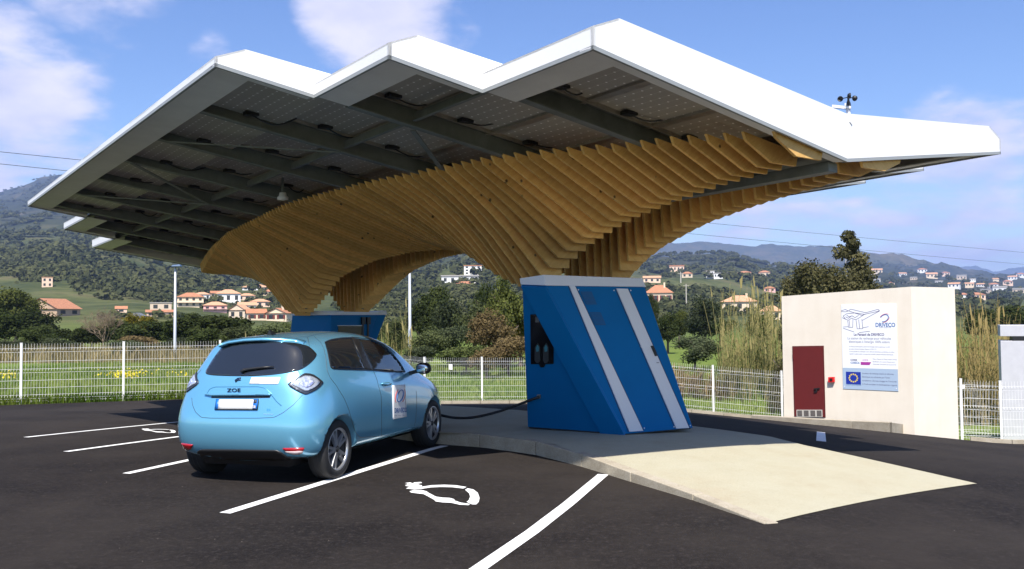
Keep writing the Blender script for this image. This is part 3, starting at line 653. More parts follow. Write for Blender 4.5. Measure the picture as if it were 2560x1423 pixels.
cen = (a2 + d2 + dB2 + aB2) / 4; ct = [cen + (p - cen) * 1.02 for p in (a2, c2, d2, dB2, aB2)]
top = [Vector((p.x, p.y, zt + h_)) - VH * .045 for p, h_ in zip([cen + (p - cen) * 1.0 for p in (a2, c2, d2, dB2, aB2)], (.10, .135, .115, .115, .10))]
part('cap', MB().hexa([p + Vector((0, 0, .002)) for p in ct], top), silver, pil, bevel=.004)
part('plinth', MB().hexa([Vector((p.x, p.y, pz - .05)) + (cen - p) * .02 for p in (a_, b_, c_, d_, dB, aB)], [Vector((p.x, p.y, pz + .015)) + (Vector((cen.x, cen.y, p.z)) - p) * .02 for p in (a_, b_, c_, d_, dB, aB)]), black, pil)
def on(pts_, p0, nn, off, th=.006): # polygon in photo pixels laid on a plane, with thickness
    q = [hitplane(x, y, p0, nn) + nn * off for x, y in pts_]; return MB().plate(q, nn * th)
zz2 = lambda pts_: [(x / 3.094 + 1260, y / 3.094 + 660) for x, y in pts_]
part('stripe', on(zz2([(502, 170), (545, 170), (1073, 1290), (968, 1297)]), c_, nf, .001, .012), silver, pil)
part('stripe', on(zz2([(866, 190), (953, 192), (1428, 1268), (1330, 1273)]), c_, nf, .001, .012), silver, pil)
for (x0, y0) in ((590, 215), (660, 375)):
    vent = part('vent_grille', on(zz2([(x0, y0), (x0 + 85, y0), (x0 + 127, y0 + 98), (x0 + 42, y0 + 98)]), c_, nf, .001, .003), mat('vent_blue', (.003, .07, .2), .4), pil)
    for k in range(9): part('slat', on(zz2([(x0 + 4 + 4.4 * k, y0 + 7 + 10 * k), (x0 + 82 + 4.4 * k, y0 + 7 + 10 * k), (x0 + 84 + 4.4 * k, y0 + 11 + 10 * k), (x0 + 6 + 4.4 * k, y0 + 11 + 10 * k)]), c_, nf, .004, .006), blue, vent)
for L_ in ([(496, 172), (961, 1300)], [(858, 190), (1322, 1274)], [(960, 192), (1436, 1268)], [(552, 170), (1080, 1290)]):
    q_ = [hitplane(x, y, c_, nf) + nf * .001 for x, y in zz2(L_)]; part('panel_seam', MB().bar(q_[0], q_[1], .006, .004, nf), black, pil)
for (x, y) in ((575, 200), (850, 205), (1085, 1270), (1315, 1260), (980, 205), (1440, 1250), (700, 560), (1060, 640)):
    q_ = hitplane(*zz2([(x, y)])[0], c_, nf); part('screw', MB().lathe([(0, .005), (.009, .004), (.009, .0), (0, .0)], q_, nf, (0, 0, 1), 8, closed=False), silver, pil)
part('handle', on(zz2([(1128, 634), (1142, 632), (1174, 710), (1162, 713)]), c_, nf, .013, .02), black, pil)
part('lock', on(zz2([(1174, 762), (1192, 762), (1193, 766), (1175, 766)]), c_, nf, .013, .006), black, pil)
pn = part('charging_panel', on(zz2([(207, 390), (262, 386), (385, 604), (385, 770), (325, 773), (312, 797), (285, 797), (272, 772), (210, 772)]), a_, lnorm, .001, .01), mat('panel_black', (.008, .008, .01), .15), pil)
for x0 in (265, 330):
    so = part('socket', on(zz2([(x0 - 22, 640), (x0, 606), (x0 + 18, 640), (x0 + 20, 740), (x0 + 8, 760), (x0 - 12, 760), (x0 - 24, 740)]), a_, lnorm, .012, .008), mat('socket_grey', (.05, .055, .06), .25), pn)
    part('socket_cover', on(zz2([(x0 - 12, 640), (x0, 618), (x0 + 12, 640), (x0 + 10, 668), (x0 - 8, 672)]), a_, lnorm, .021, .006), mat('cover_blue', (.09, .32, .42), .15, .3), so)
part('badge', on(zz2([(247, 405), (274, 405), (274, 448), (247, 448)]), a_, lnorm, .012, .003), mat('badge_grey', (.12, .12, .12), .4), pn)
jk = hitplane(260 / 3.094 + 1266, 1020 / 3.094 + 660, a_, lnorm) + lnorm * .004
part('cable_outlet', on(zz2([(258, 1008), (285, 1008), (285, 1034), (258, 1034)]), a_, lnorm, .002, .02), mat('outlet_grey', (.2, .2, .2), .4), pil)
# far pillar
def onY(x, y, Yq): return hitY(x, y, Yq)
YF = 18.9
fa, fb, fc, fd = onY(731, 791, YF + .75), onY(828, 786.5, YF), onY(944, 787, YF + .95), onY(965, 791, YF + 1.05)
zf = (fa.z + fb.z + fc.z) / 3
for p in (fa, fb, fc, fd): p.z = zf
DEPF = Vector((fa.x, fa.y, 0)).normalized() * .9; fdB, faB = fd + DEPF, fa + DEPF * .8
zb_ = g1(fb.x, fb.y) + IH - .03
bot = [Vector((p.x, p.y, zb_)) + sft for p, sft in ((fa, -VH * .22), (fb, -VH * .05), (fc, -VH * .75), (fd, -VH * .85), (fdB, -VH * .85), (faB, -VH * .22))]
pil2 = thing('charging_pillar', 'far blue charging pillar half hidden behind the parked car', 'charging station', (bot[0] + bot[3]) / 2 + DEPF * .5)
part('body', MB().hexa(bot, [fa, fb, fc, fd, fdB, faB]), blue, pil2, bevel=.006)
cen = (fa + fd + fdB + faB) / 4
part('cap', MB().hexa([cen + (p - cen) * 1.02 + Vector((0, 0, .002)) for p in (fa, fb, fc, fd, fdB, faB)], [cen + (p - cen) * 1.01 + Vector((0, 0, h_)) for p, h_ in ((fa, .11), (fb, .075), (fc, .06), (fd, .10), (fdB, .1), (faB, .11))]), silver, pil2)
nf2 = (fc - fb).cross(bot[1] - fb).normalized()
if nf2.dot(CAM - fb) < 0: nf2 = -nf2
pn2 = part('charging_panel', on([(845, 815), (905, 815), (905, 860), (845, 860)], fb, nf2, .002, .01), MATS['panel_black'], pil2)
part('panel_frame', on([(843, 813.5), (907, 813.5), (907, 815), (843, 815)], fb, nf2, .004, .014), silver, pn2)
for x0 in (902, 915):
    part('plug_holder', on([(x0, 793), (x0 + 8, 793), (x0 + 8, 811), (x0, 811)], fb, nf2, .002, .05), black, pil2)
    part('hanging_cable', on([(x0 + 2, 811), (x0 + 6, 811), (x0 + 6, 862), (x0 + 2, 862)], fb, nf2, .004, .02), black, pil2)

# ------------------------------------------------------------------ technical building with sign
Bn, Bl, Br = hitY(2287, 1085, 23.6), hitY(1960, 1040, 26.0), hitY(2397, 1088, 24.1)
zb = min(Bn.z, g1(Bn.x, Bn.y)) - .25
dirL = Vector((Bl.x - Bn.x, Bl.y - Bn.y, 0)); dirR = Vector((Br.x - Bn.x, Br.y - Bn.y, 0))
ztop_n = hitY(2274, 717, 23.6).z; ztop_l = hitY(1955, 741, 26.0).z; zT = (ztop_n + ztop_l) / 2
bld = thing('technical_building', 'flat roofed cream rendered building with a dark red door and notice board', 'building', (Bn.x, Bn.y, zb))
base = [Vector((Bn.x, Bn.y, zb)), Vector((Bn.x, Bn.y, zb)) + dirR, Vector((Bn.x, Bn.y, zb)) + dirR + dirL, Vector((Bn.x, Bn.y, zb)) + dirL]
topz = [ztop_n, ztop_n - .02, ztop_l - .02, ztop_l]
part('wall', MB().hexa(base, [Vector((p.x, p.y, z)) for p, z in zip(base, topz)]), MATS['render_wall'], bld)
nw = Vector((dirL.y, -dirL.x, 0)).normalized()
if nw.dot(CAM - Bn) < 0: nw = -nw
wp = Vector((Bn.x, Bn.y, zb))
zz3 = lambda pts_: [(x / 3.2333 + 1900, y / 3.2333 + 680) for x, y in pts_]
part('door_frame', on(zz3([(262, 600), (516, 596), (531, 1176), (278, 1168)]), wp, nw, .001, .012), mat('frame_red', (.09, .012, .012), .5), bld)
door = part('door', on(zz3([(270, 607), (509, 603), (524, 1174), (286, 1167)]), wp, nw, .004, .02), mat('door_red', (.115, .012, .012), .45, var=.06), bld)
part('handle', on(zz3([(440, 940), (470, 937), (486, 935), (486, 945), (468, 948), (466, 970), (440, 972), (441, 965), (458, 962), (459, 948), (440, 950)]), wp, nw, .026, .03), black, door)
part('hinge', on(zz3([(267, 652), (275, 652), (277, 705), (269, 705)]), wp, nw, .02, .02), MATS['door_red'], door)
for x0 in (299, 352, 405, 456):
    gr = part('vent_frame', on(zz3([(x0, 1114), (x0 + 51, 1114), (x0 + 53, 1172), (x0 + 2, 1171)]), wp, nw, .025, .012), mat('vent_frame_grey', (.5, .48, .44), .5), door)
    part('vent_mesh', on(zz3([(x0 + 6, 1119), (x0 + 45, 1119), (x0 + 47, 1167), (x0 + 8, 1166)]), wp, nw, .0375, .002), mat('vent_mesh', (.10, .09, .085), .6, var=.4, vscale=60), gr)
box = thing('alarm_box', 'small bright red alarm box on the wall beside the door', 'alarm', hitplane(2081, 948, wp, nw))
part('case', on(zz3([(561, 850), (606, 848), (607, 889), (562, 891)]), wp, nw, .001, .09), mat('alarm_red', (.65, .01, .012), .35), box)
part('button', on(zz3([(574, 860), (594, 859), (595, 880), (575, 881)]), wp, nw, .092, .01), black, box)
# notice board
S4 = [hitplane(*q, wp, nw) + nw * .004 for q in zz3([(655, 275), (1098, 247), (1127, 955), (676, 955)])]
sgn = thing('notice_board', 'white and blue information board fixed to the cream wall', 'sign', S4[3])
sw_ = dirL.normalized() * -1                                        # reading direction on the wall
if (S4[1] - S4[0]).dot(sw_) < 0: sw_ = -sw_
SW, SHh = (S4[1] - S4[0]).dot(sw_), ((S4[0].z + S4[1].z) - (S4[2].z + S4[3].z)) / 2
SO = Vector((S4[3].x, S4[3].y, (S4[2].z + S4[3].z) / 2)) ; SO = (S4[0] + S4[3]) / 2; SO = Vector((SO.x, SO.y, (S4[2].z + S4[3].z) / 2))
SHE = (S4[0].z - S4[1].z) / SW * 0.0
def sp_(u, v, off=0.): return SO + sw_ * (u * SW) + Vector((0, 0, v * SHh)) + nw * off      # u,v in 0..1 from lower left
part('board', MB().plate([sp_(0, .25), sp_(1, .25), sp_(1, 1), sp_(0, 1)], nw * .008), mat('sign_white', (.78, .80, .84), .35), sgn)
part('lower_band', MB().plate([sp_(0, 0), sp_(1, 0), sp_(1, .249), sp_(0, .249)], nw * .008), mat('sign_blue_grey', (.36, .46, .60), .35), sgn)
INK = mat('sign_ink', (.10, .09, .20), .5); INKB = mat('sign_ink_blue', (.03, .12, .35), .5); PUR = mat('sign_purple', (.35, .03, .28), .5); RED = mat('sign_red', (.6, .08, .06), .5); YEL = mat('star_yellow', (.85, .62, .03), .5); FLAG = mat('flag_blue', (.01, .03, .30), .45)
TSQ = .84
def letter(txt, u, v, size, m_, parent=sgn, align='LEFT', bold=.0, sq=1.0, name='lettering', fr=None):
    sq *= TSQ
    me = text_mesh(txt, size, align, 0, bold); R0 = root_of(parent); f = fr or (lambda x, y: sp_(u, v, .0095) + sw_ * (x * sq) + Vector((0, 0, y)))
    for vx in me.vertices: vx.co = f(vx.co.x, vx.co.y) - R0
    q_ = link(name, me, m_, parent)
    if size < .12: q_['kind'] = 'stuff'
    return q_
letter('DRIVECO', .80, .735, .155, INKB, align='CENTER', bold=.004, sq=.95)
letter('Mobilité · Recharge · Réseau', .80, .722, .032, INK, align='CENTER')
letter('Le Parasol de DRIVECO', .5, .632, .098, INK, align='CENTER', bold=.003)
letter('La station de recharge pour véhicules', .5, .588, .092, INK, align='CENTER')
letter("électriques à l'énergie 100% solaire", .5, .548, .092, INK, align='CENTER')
for k, tx in enumerate(("Un Parasol fournissant à partir de l'énergie solaire captée par ses 60", "panneaux photovoltaïques dépose en 2014 15.", "Il vous permet de recharger votre véhicule électrique ou hybride, en moins", "rapidité à cette station, qui pourrait accueillir quatre véhicules électriques.")):
    letter(tx, .13, .497 - .029 * k, .047, INK)
letter('CORSE', .15, .335, .07, INK, bold=.002); letter('CORSICA', .15, .302, .07, INKB, bold=.002)
part('purple_mark', MB().plate([sp_(.34, .29, .0085), sp_(.50, .29, .0085), sp_(.53, .325, .0085), sp_(.34, .325, .0085)], nw * .002), PUR, sgn)
letter('ADEME', .37, .338, .06, PUR)
for k, tx in enumerate(('Maître d’œuvre du Projet Parasol, Driveco', 'Bénéficiaire d’un soutien financier de la', 'Collectivité Territoriale de Corse (CTC)')): letter(tx, .56, .355 - .03 * k, .044, INK)
part('flag', MB().plate([sp_(.06, .06, .0085), sp_(.335, .06, .0085), sp_(.335, .205, .0085), sp_(.06, .205, .0085)], nw * .002), FLAG, sgn)
for k in range(12):
    a = 2 * math.pi * k / 12; cu, cv = .1975 + .075 * math.cos(a), .1325 + .045 * math.sin(a); pts_ = []
    for q in range(10):
        r_ = .032 if q % 2 == 0 else .013; g_ = math.pi / 2 + q * math.pi / 5; pts_.append(sp_(cu, cv, .011) + sw_ * (r_ * math.cos(g_)) + Vector((0, 0, r_ * math.sin(g_))))
    mbs = MB().add(pts_ + [sp_(cu, cv, .012)], [(q, (q + 1) % 10, 10) for q in range(10)]); part('star', mbs, YEL, sgn)
letter('UNION EUROPÉENNE', .06, .045, .05, INKB)
for k, tx in enumerate(('La station de recharge solaire de véhicules', 'électriques est cofinancée par l’Union', "européenne. L’Europe s'engage en Corse avec", 'le Fonds européen de développement régional.')): letter(tx, .36, .185 - .042 * k, .058, INK)
def stroke(pts_, wd, m_, parent=sgn, f=lambda u, v: sp_(u, v, .0095)):
    mbs = MB(); q = [f(u, v) for u, v in pts_]
    for a, b2 in zip(q[:-1], q[1:]): mbs.bar(a, b2, wd, .002, nw)
    return part('sketch_line', mbs, m_, parent)
sk = lambda pts_: [((x - 655) / 450, 1 - (y - 262 + (x - 655) * .04) / 690) for x, y in pts_]
for L_ in ([(655,312),(690,300),(715,312),(735,296),(860,322),(960,292),(972,300),(960,308),(850,335),(830,345),(720,312)], [(715,312),(690,320),(655,318)], [(670,355),(700,335),(770,326),(850,335)], [(670,355),(690,380),(715,388),(740,370),(775,382),(800,368),(850,335)], [(662,368),(690,380)], [(972,305),(900,345),(830,385)], [(708,390),(712,445),(748,445),(752,380)], [(720,390),(724,440)], [(778,385),(785,455),(832,452),(826,375)], [(800,380),(806,452)], [(668,445),(712,440)], [(832,445),(880,434)], [(668,455),(760,482)], [(800,485),(890,470)], [(700,345),(720,360),(745,350),(770,365),(800,345)], [(690,360),(715,372),(740,352)]):
    stroke(sk(L_), .012, INK)
def arc(cu, cv, r1, r2, a0, a1, n_=12, rot=-.5):
    out = []
    for k in range(n_ + 1):
        a = a0 + (a1 - a0) * k / n_; x, y = r1 * math.cos(a), r2 * math.sin(a); out.append((cu + (x * math.cos(rot) - y * math.sin(rot)) / SW, cv + (x * math.sin(rot) + y * math.cos(rot)) / SHh))
    return out
stroke(arc(.785, .835, .12, .085, -2.6, 2.2, rot=.6), .022, INKB); stroke(arc(.785, .835, .155, .10, .2, 2.0, rot=.6), .012, RED); stroke(arc(.785, .835, .155, .10, -2.2, -.6, rot=.6), .012, RED)
for (u, v) in ((.03, .97), (.97, .97), (.03, .5), (.97, .5), (.03, .03), (.97, .03)):
    part('screw', MB().lathe([(.0, .0), (.014, .0), (.014, .004), (.0, .004)], sp_(u, v, .008), nw, (0, 0, 1), 8), silver, sgn)
# low retaining wall and kerb in front of the building
rw = [hitY(1878, 1050, 26.6), hitY(2020, 1058, 25.0), hitY(2130, 1066, 23.9), hitY(2224, 1079, 22.9)]
lw = thing('low_wall', 'low grey concrete retaining wall in front of the cream building', 'wall', rw[1])
for a, b2 in zip(rw[:-1], rw[1:]):
    ga, gb = gp(a, -.2), gp(b2, -.2); n2 = nw
    ta_, tb_ = a.copy(), b2.copy(); ta_.z = g1(a.x, a.y) + .10 + .05 * rw.index(a); tb_.z = g1(b2.x, b2.y) + .10 + .05 * rw.index(b2)
    part('concrete_block', MB().plate([ga, gb, tb_, ta_], -nw * .2), MATS['kerb_concrete'], lw, bevel=.01)
end = rw[-1]; part('end_return', MB().hexa([gp(end + q, -.2) for q in (Vector((0, 0, 0)), -nw * .2, -nw * .9 + Vector((.2, .3, 0)), Vector((.25, .3, 0)))], [gp(end + q, .25) for q in (Vector((0, 0, 0)), -nw * .2, -nw * .9 + Vector((.2, .3, 0)), Vector((.25, .3, 0)))]), MATS['kerb_concrete'], lw)

# ------------------------------------------------------------------ site kerb along the fence
kb = tag(link('site_kerb', MB().mesh('site_kerb'), MATS['kerb_concrete']), kind='structure')
kp = [Vector((x, y - .28, 0)) for x, y in fence_line]
for a, b2 in ((kp[3], kp[6]), (kp[7], kp[8]), (kp[8], kp[9])):
    q = dens([a, b2], 10); kerb_run(q, [.10] * len(q), kb, width=.12, L=1.0, side=-1)

# ------------------------------------------------------------------ welded mesh fences
FH = 1.58
def panel_mesh(Lp):
    mb = MB(); n_ = int(Lp / .07); zs = []
    folds = [1.42, .86, .16]
    prof = [(0., 0.)]
    for fz in sorted(folds): prof += [(fz - .05, 0.), (fz, -.045), (fz + .05, 0.)]
    prof.append((FH + .02, 0.))
    for i in range(n_ + 1):
        x = Lp * i / n_
        for (z0, y0), (z1, y1) in zip(prof[:-1], prof[1:]):
            r = .0022; mb.add([(x - r, y0 - r, z0), (x + r, y0 - r, z0), (x, y0 + r, z0), (x - r, y1 - r, z1), (x + r, y1 - r, z1), (x, y1 + r, z1)], [(0, 1, 4, 3), (1, 2, 5, 4), (2, 0, 3, 5)])
    for z in (.04, .11, .21, .4, .6, .81, .91, 1.12, 1.37, 1.47):
        mb.bar((0, -.006, z), (Lp, -.006, z), .0065, .0065)
    return mb
PAN = {}
def fence(name, label, pts_, postw_=.07):
    pts_ = [gp(Vector((x, y, 0))) for x, y in pts_]
    t = thing(name, label, 'fence', pts_[0]); R0 = root_of(t); first = True
    for k, (a, b2) in enumerate(zip(pts_[:-1], pts_[1:])):
        L_ = (b2 - a).length; n_ = max(1, round(L_ / 2.45)); P_ = [gp(a.lerp(b2, i / n_)) for i in range(n_ + 1)]
        for i, p in enumerate(P_):
            if i == 0 and k > 0: continue
            if 'post' not in PAN:
                mp = MB(); mp.box((-.03, -.03, -.3), (.03, .03, FH + .05)); mp.box((-.034, -.034, FH + .05), (.034, .034, FH + .065)); PAN['post'] = mp.mesh('fence_post')
            o = link('post', PAN['post'], postw, t); o.location = p - R0; o.rotation_euler = (0, 0, math.atan2((b2 - a).y, (b2 - a).x))
        for p, q in zip(P_[:-1], P_[1:]):
            key = round((q - p).length, 2)
            if key not in PAN: PAN[key] = panel_mesh(key - .06).mesh('mesh_panel')
            o = link('mesh_panel', PAN[key], postw, t); o['kind'] = 'stuff'; d = q - p
            o.location = p + d.normalized() * .03 - R0 + Vector((0, 0, .02)); o.rotation_euler = (0, -math.atan2(d.z, math.hypot(d.x, d.y)), math.atan2(d.y, d.x))
    return t
fence('mesh_fence', 'white welded mesh fence along the grass field on the left', [(-24.5, 20.75), (-13.35, 24.4), (-6.0, 26.7)])
fence('mesh_fence', 'white welded mesh fence behind the parked car and blue pillar', [(-6.0, 26.7), (-3.1, 31.6), (0.9, 32.2), (4.6, 30.6), (8.7, 29.1)])
gt = fence('mesh_fence', 'white mesh gate and fence right of the cream building', [(12.1, 24.3), (13.0, 24.0), (20, 21.4)])
fence('mesh_fence', 'second white mesh fence seen behind the gate at the right edge', [(12.4, 26.8), (14.6, 26.2), (21, 24.4)])
nb = hitY(2395, 940, 24.2)
solo('padlock_plate', MB().plate([hitY(2404, 962, 23.9), hitY(2412, 962, 23.9), hitY(2412, 972, 23.9), hitY(2404, 972, 23.9)], (0, .02, 0)), postw, 'small white plate on the gate next to the cream building', 'plate', hitY(2408, 972, 23.9))
ntp = hitY(1127, 918, 31.5)
solo('fence_notice', MB().plate([hitY(1122, 910, 31.7), hitY(1131, 911, 31.7), hitY(1131, 925, 31.7), hitY(1122, 924, 31.7)], (0, .01, 0)), mat('notice_white', (.75, .74, .72), .5), 'small white notice hung on the mesh fence behind the car', 'sign', ntp)
# grey clad kiosk at the right edge
kq = [hitY(2508, 1090, 25.6), hitY(2700, 1100, 24.8)]
kt = hitY(2506, 813, 25.6).z
ki = thing('clad_kiosk', 'light grey metal clad kiosk cut off by the right edge', 'kiosk', gp(kq[0]))
dk = (kq[1] - kq[0]); dk.z = 0; bk = Vector((-dk.y, dk.x, 0)).normalized() * 1.2
zs0 = hitY(2506, 841, 25.6).z; zs1 = hitY(2506, 852, 25.6).z; zg = g1(kq[0].x, kq[0].y) - .3
def kbox(z0, z1, ins): 
    a = kq[0] + dk.normalized() * ins; return MB().hexa([Vector((p.x, p.y, z0)) for p in (a, kq[1], kq[1] + bk, a + bk)], [Vector((p.x, p.y, z1)) for p in (a, kq[1], kq[1] + bk, a + bk)])
part('lower_panel', kbox(zg, zs1, 0), mat('kiosk_grey', (.50, .50, .54), .5, var=.05), ki, bevel=.01); part('slot', kbox(zs1, zs0, .3), black, ki); part('upper_panel', kbox(zs0, kt, 0), MATS['kiosk_grey'], ki, bevel=.01)

# ------------------------------------------------------------------ lamp posts, wires, small fittings
def lamp(x, ytop, ybase, Y, label, arm):
    p = hitY(x, ybase, Y); p.z = g1(p.x, p.y); zt_ = hitY(x, ytop, Y).z
    t = thing('street_lamp', label, 'street lamp', p)
    part('mast', MB().tube([(p.x, p.y, p.z - .2), (p.x, p.y, p.z + .6), (p.x, p.y, zt_)], [.11, .10, .06], 10), mat('lamp_mast', (.52, .54, .58), .45, .2), t, smooth=True)
    hd = part('lamp_head', MB().hexa([(p.x - .18, p.y - .3, zt_), (p.x + .42, p.y - .3, zt_), (p.x + .42, p.y + .1, zt_), (p.x - .18, p.y + .1, zt_)], [(p.x - .10, p.y - .25, zt_ + .10), (p.x + .34, p.y - .25, zt_ + .13), (p.x + .34, p.y + .06, zt_ + .13), (p.x - .10, p.y + .06, zt_ + .10)]), mat('lamp_head', (.05, .10, .19), .4), t, bevel=.02)
    part('lens', MB().box((p.x + .02, p.y - .25, zt_ - .02), (p.x + .36, p.y + .04, zt_ - .002)), dark, hd)
lamp(437, 667, 897, 57, 'tall grey street lamp standing in the field left of the car', 1)
lamp(1025, 650, 905, 52, 'street lamp with its mast rising behind the car and timber arch', 1)
def wire(label, pa, pb, sag):
    pts_ = [pa.lerp(pb, i / 30) + Vector((0, 0, -sag * 4 * (i / 30) * (1 - i / 30))) for i in range(31)]
    solo('power_line', MB().tube(pts_, .016, 5), mat('wire_dark', (.03, .03, .035), .6), label, 'power line')
wire('upper of two overhead wires crossing the sky behind the canopy', hitY(-250, 354, 46), hitY(2900, 660, 150), .3)
wire('lower of two overhead wires crossing the sky behind the canopy', hitY(-250, 384, 47), hitY(2900, 688, 150), .4)
def pole(x, yt, yb, label, m_=None):
    p = hitG(x, yb); zt_ = hitY(x, yt, p.y).z; r = max(.12, 1.5 * p.y / FPX)
    mbq = MB().tube([(p.x, p.y, p.z - .5), (p.x, p.y, zt_)], [r * 1.2, r * .8], 7); mbq.bar((p.x - r * 5, p.y, zt_ - r * 3), (p.x + r * 5, p.y, zt_ - r * 3), r * .7, r * .7)
    solo('utility_pole', mbq, mat('pole_concrete', (.42, .39, .34), .8), label, 'utility pole', p)
pole(1716, 710, 768, 'pale concrete utility pole right of the orange roofed house')
pole(1702, 680, 708, 'thin utility pole below the salmon house on the right hill')
pole(2116, 640, 720, 'slim mast rising behind the pointed tree')
p = cp(7.0 * KS, 2.75 * KS, -.03)
p = hitplane(707, 490, cp(0, 2.8 * KS), Vector((0, 0, 1)).cross(UH).cross(UH) * -1 if False else Vector((SV1 * -VH.x * -1, 0, 1)) * 0 + VH)
cl_ = thing('ceiling_light', 'small white fitting hanging under the canopy above the timber', 'light fitting', p)
part('bracket', MB().bar(p + Vector((0, 0, .03)), p + Vector((0, 0, .30)), .03, .03, UH), steel, cl_); part('housing', MB().lathe([(.0, .05), (.05, .05), (.06, .0), (.085, -.02), (.085, -.06), (.0, -.075)], p, (0, 0, 1), (1, 0, 0), 14, closed=False), postw, cl_, smooth=True)
# anemometer on the fascia corner
p = hitplane(2119, 283, cp(.05, 0), UH); p = p + Vector((0, 0, .0))
an = thing('anemometer', 'black cup anemometer on a bracket at the canopy fascia corner', 'anemometer', p)
part('bracket', MB().bar(p + Vector((-.16, .02, .08)), p + Vector((0, -.02, .05)), .03, .03).bar(p + Vector((0, -.02, -.1)), p + Vector((.0, -.02, .08)), .035, .03, UH).bar(p + Vector((.012, -.03, -.13)), p + Vector((-.02, -.05, -.10)), .06, .02), silver, an)
part('white_sleeve', MB().tube([p + Vector((-.03, -.03, .04)), p + Vector((-.03, -.03, .10))], .014, 8), postw, an)
part('collar', MB().tube([p + Vector((.0, -.03, .04)), p + Vector((0, -.03, .065))], .026, 10), postw, an)
part('shaft_housing', MB().tube([p + Vector((0, -.03, .065)), p + Vector((0, -.03, .10)), p + Vector((0, -.03, .135)), p + Vector((0, -.03, .175))], [.026, .022, .011, .011], 10), black, an)
for k in range(3):
    a = .35 + 2 * math.pi * k / 3; q = p + Vector((.085 * math.cos(a), -.03 + .085 * math.sin(a), .16))
    rt_ = part('cup_arm', MB().bar(p + Vector((0, -.03, .165)), q, .008, .008), black, an)
    part('cup', MB().lathe([(.0, -.028), (.02, -.022), (.03, -.004), (.031, .006), (.027, .004), (.018, -.016), (.0, -.02)], q, Vector((-math.sin(a), math.cos(a), 0)), (0, 0, 1), 12, closed=False), black, rt_, smooth=True)

# ------------------------------------------------------------------ the parked car
th = math.radians(17.3); CHd = Vector((math.sin(th), math.cos(th), 0)); CLf = Vector((-CHd.y, CHd.x, 0))
hub = hitz(840, 1122, .31); org = hub - CHd * .66 + CLf * .80; org.z = 0
pit = (g1(*(org + CHd * 3.3).xy) - g1(*(org + CHd * .7).xy)) / 2.6
def cw(x, y, z): q = org + CHd * x + CLf * y; return Vector((q.x, q.y, z + pit * (x - .66)))
def cmir(p):
    d = p - org; y = d.dot(CLf); return p - CLf * (2 * y)
car = thing('parked_car', 'light blue electric hatchback parked with its tail to us', 'car', (org.x + CHd.x * 2, org.y + CHd.y * 2, 0))
R8 = range(8)
cage = [ # columns rear centre -> side -> front centre; rows sill -> roof rail ; (x,y,z)
 [(.13,0,.25),(.045,0,.34),(-.005,0,.50),(.0,0,.68),(.07,0,.88),(.125,0,1.06),(.29,0,1.28),(.37,0,1.475)],
 [(.14,.40,.25),(.06,.42,.34),(.01,.42,.50),(.015,.42,.68),(.085,.40,.88),(.14,.40,1.06),(.305,.38,1.28),(.385,.36,1.47)],
 [(.19,.66,.25),(.115,.70,.34),(.07,.71,.50),(.08,.705,.68),(.15,.68,.88),(.215,.645,1.065),(.375,.58,1.27),(.44,.53,1.45)],
 [(.31,.77,.25),(.255,.825,.34),(.21,.84,.50),(.22,.835,.68),(.285,.80,.88),(.37,.755,1.06),(.51,.675,1.26),(.57,.59,1.435)],
 [(.44,.79,.25),(.43,.86,.34),(.42,.87,.50),(.43,.868,.69),(.46,.84,.88),(.53,.785,1.05),(.64,.70,1.26),(.71,.60,1.44)],
 [(.70,.79,.25),(.70,.862,.34),(.70,.88,.50),(.70,.88,.70),(.70,.855,.88),(.74,.80,1.04),(.85,.71,1.26),(.92,.605,1.455)],
 [(1.3,.75,.23),(1.3,.835,.31),(1.3,.85,.50),(1.3,.862,.69),(1.3,.85,.86),(1.3,.81,1.01),(1.32,.715,1.26),(1.34,.605,1.475)],
 [(1.9,.75,.23),(1.9,.835,.31),(1.9,.85,.50),(1.9,.862,.69),(1.9,.848,.86),(1.9,.81,.995),(1.88,.715,1.25),(1.86,.605,1.485)],
 [(2.5,.75,.23),(2.5,.835,.31),(2.5,.85,.50),(2.5,.862,.68),(2.5,.845,.85),(2.5,.805,.985),(2.38,.71,1.225),(2.15,.60,1.455)],
 [(2.95,.77,.23),(2.95,.84,.31),(2.95,.858,.50),(2.95,.865,.68),(2.95,.845,.84),(2.94,.785,.965),(2.66,.70,1.17),(2.27,.58,1.43)],
 [(3.28,.79,.23),(3.28,.862,.33),(3.30,.875,.50),(3.32,.875,.69),(3.34,.80,.87),(3.02,.70,1.00),(2.69,.61,1.225),(2.30,.47,1.465)],
 [(3.74,.67,.22),(3.84,.74,.31),(3.89,.74,.48),(3.87,.71,.69),(3.62,.66,.86),(3.06,.55,1.02),(2.70,.46,1.25),(2.31,.34,1.48)],
 [(3.90,.42,.22),(4.01,.46,.31),(4.05,.46,.48),(4.02,.44,.69),(3.72,.40,.89),(3.10,.34,1.035),(2.72,.28,1.265),(2.32,.2,1.487)],
 [(3.96,0,.22),(4.06,0,.31),(4.10,0,.48),(4.06,0,.69),(3.74,0,.905),(3.12,0,1.045),(2.73,0,1.272),(2.33,0,1.49)]]
roofz = lambda x: 1.495 + .075 * (1 - ((x - 1.5) / 1.15) ** 2)
nc = len(cage); vs = []; fs = []
def vid(j, k, sd_): return None
idx = {}
for sd_ in (1, -1):
    for j in range(nc):
        for k in R8:
            if sd_ == -1 and j in (0, nc - 1): idx[(j, k, -1)] = idx[(j, k, 1)]; continue
            x, y, z = cage[j][k]; idx[(j, k, sd_)] = len(vs); vs.append((x, y * sd_, z))
ctr = {}; flo = {}
for j in range(1, nc - 1):
    x = cage[j][7][0]; ctr[j] = len(vs); vs.append((x if j > 2 else .385 + .06 * j, 0, max(1.475, roofz(x)) if j > 2 else 1.485 + .008 * j))
    flo[j] = len(vs); vs.append((cage[j][0][0], 0, .22))
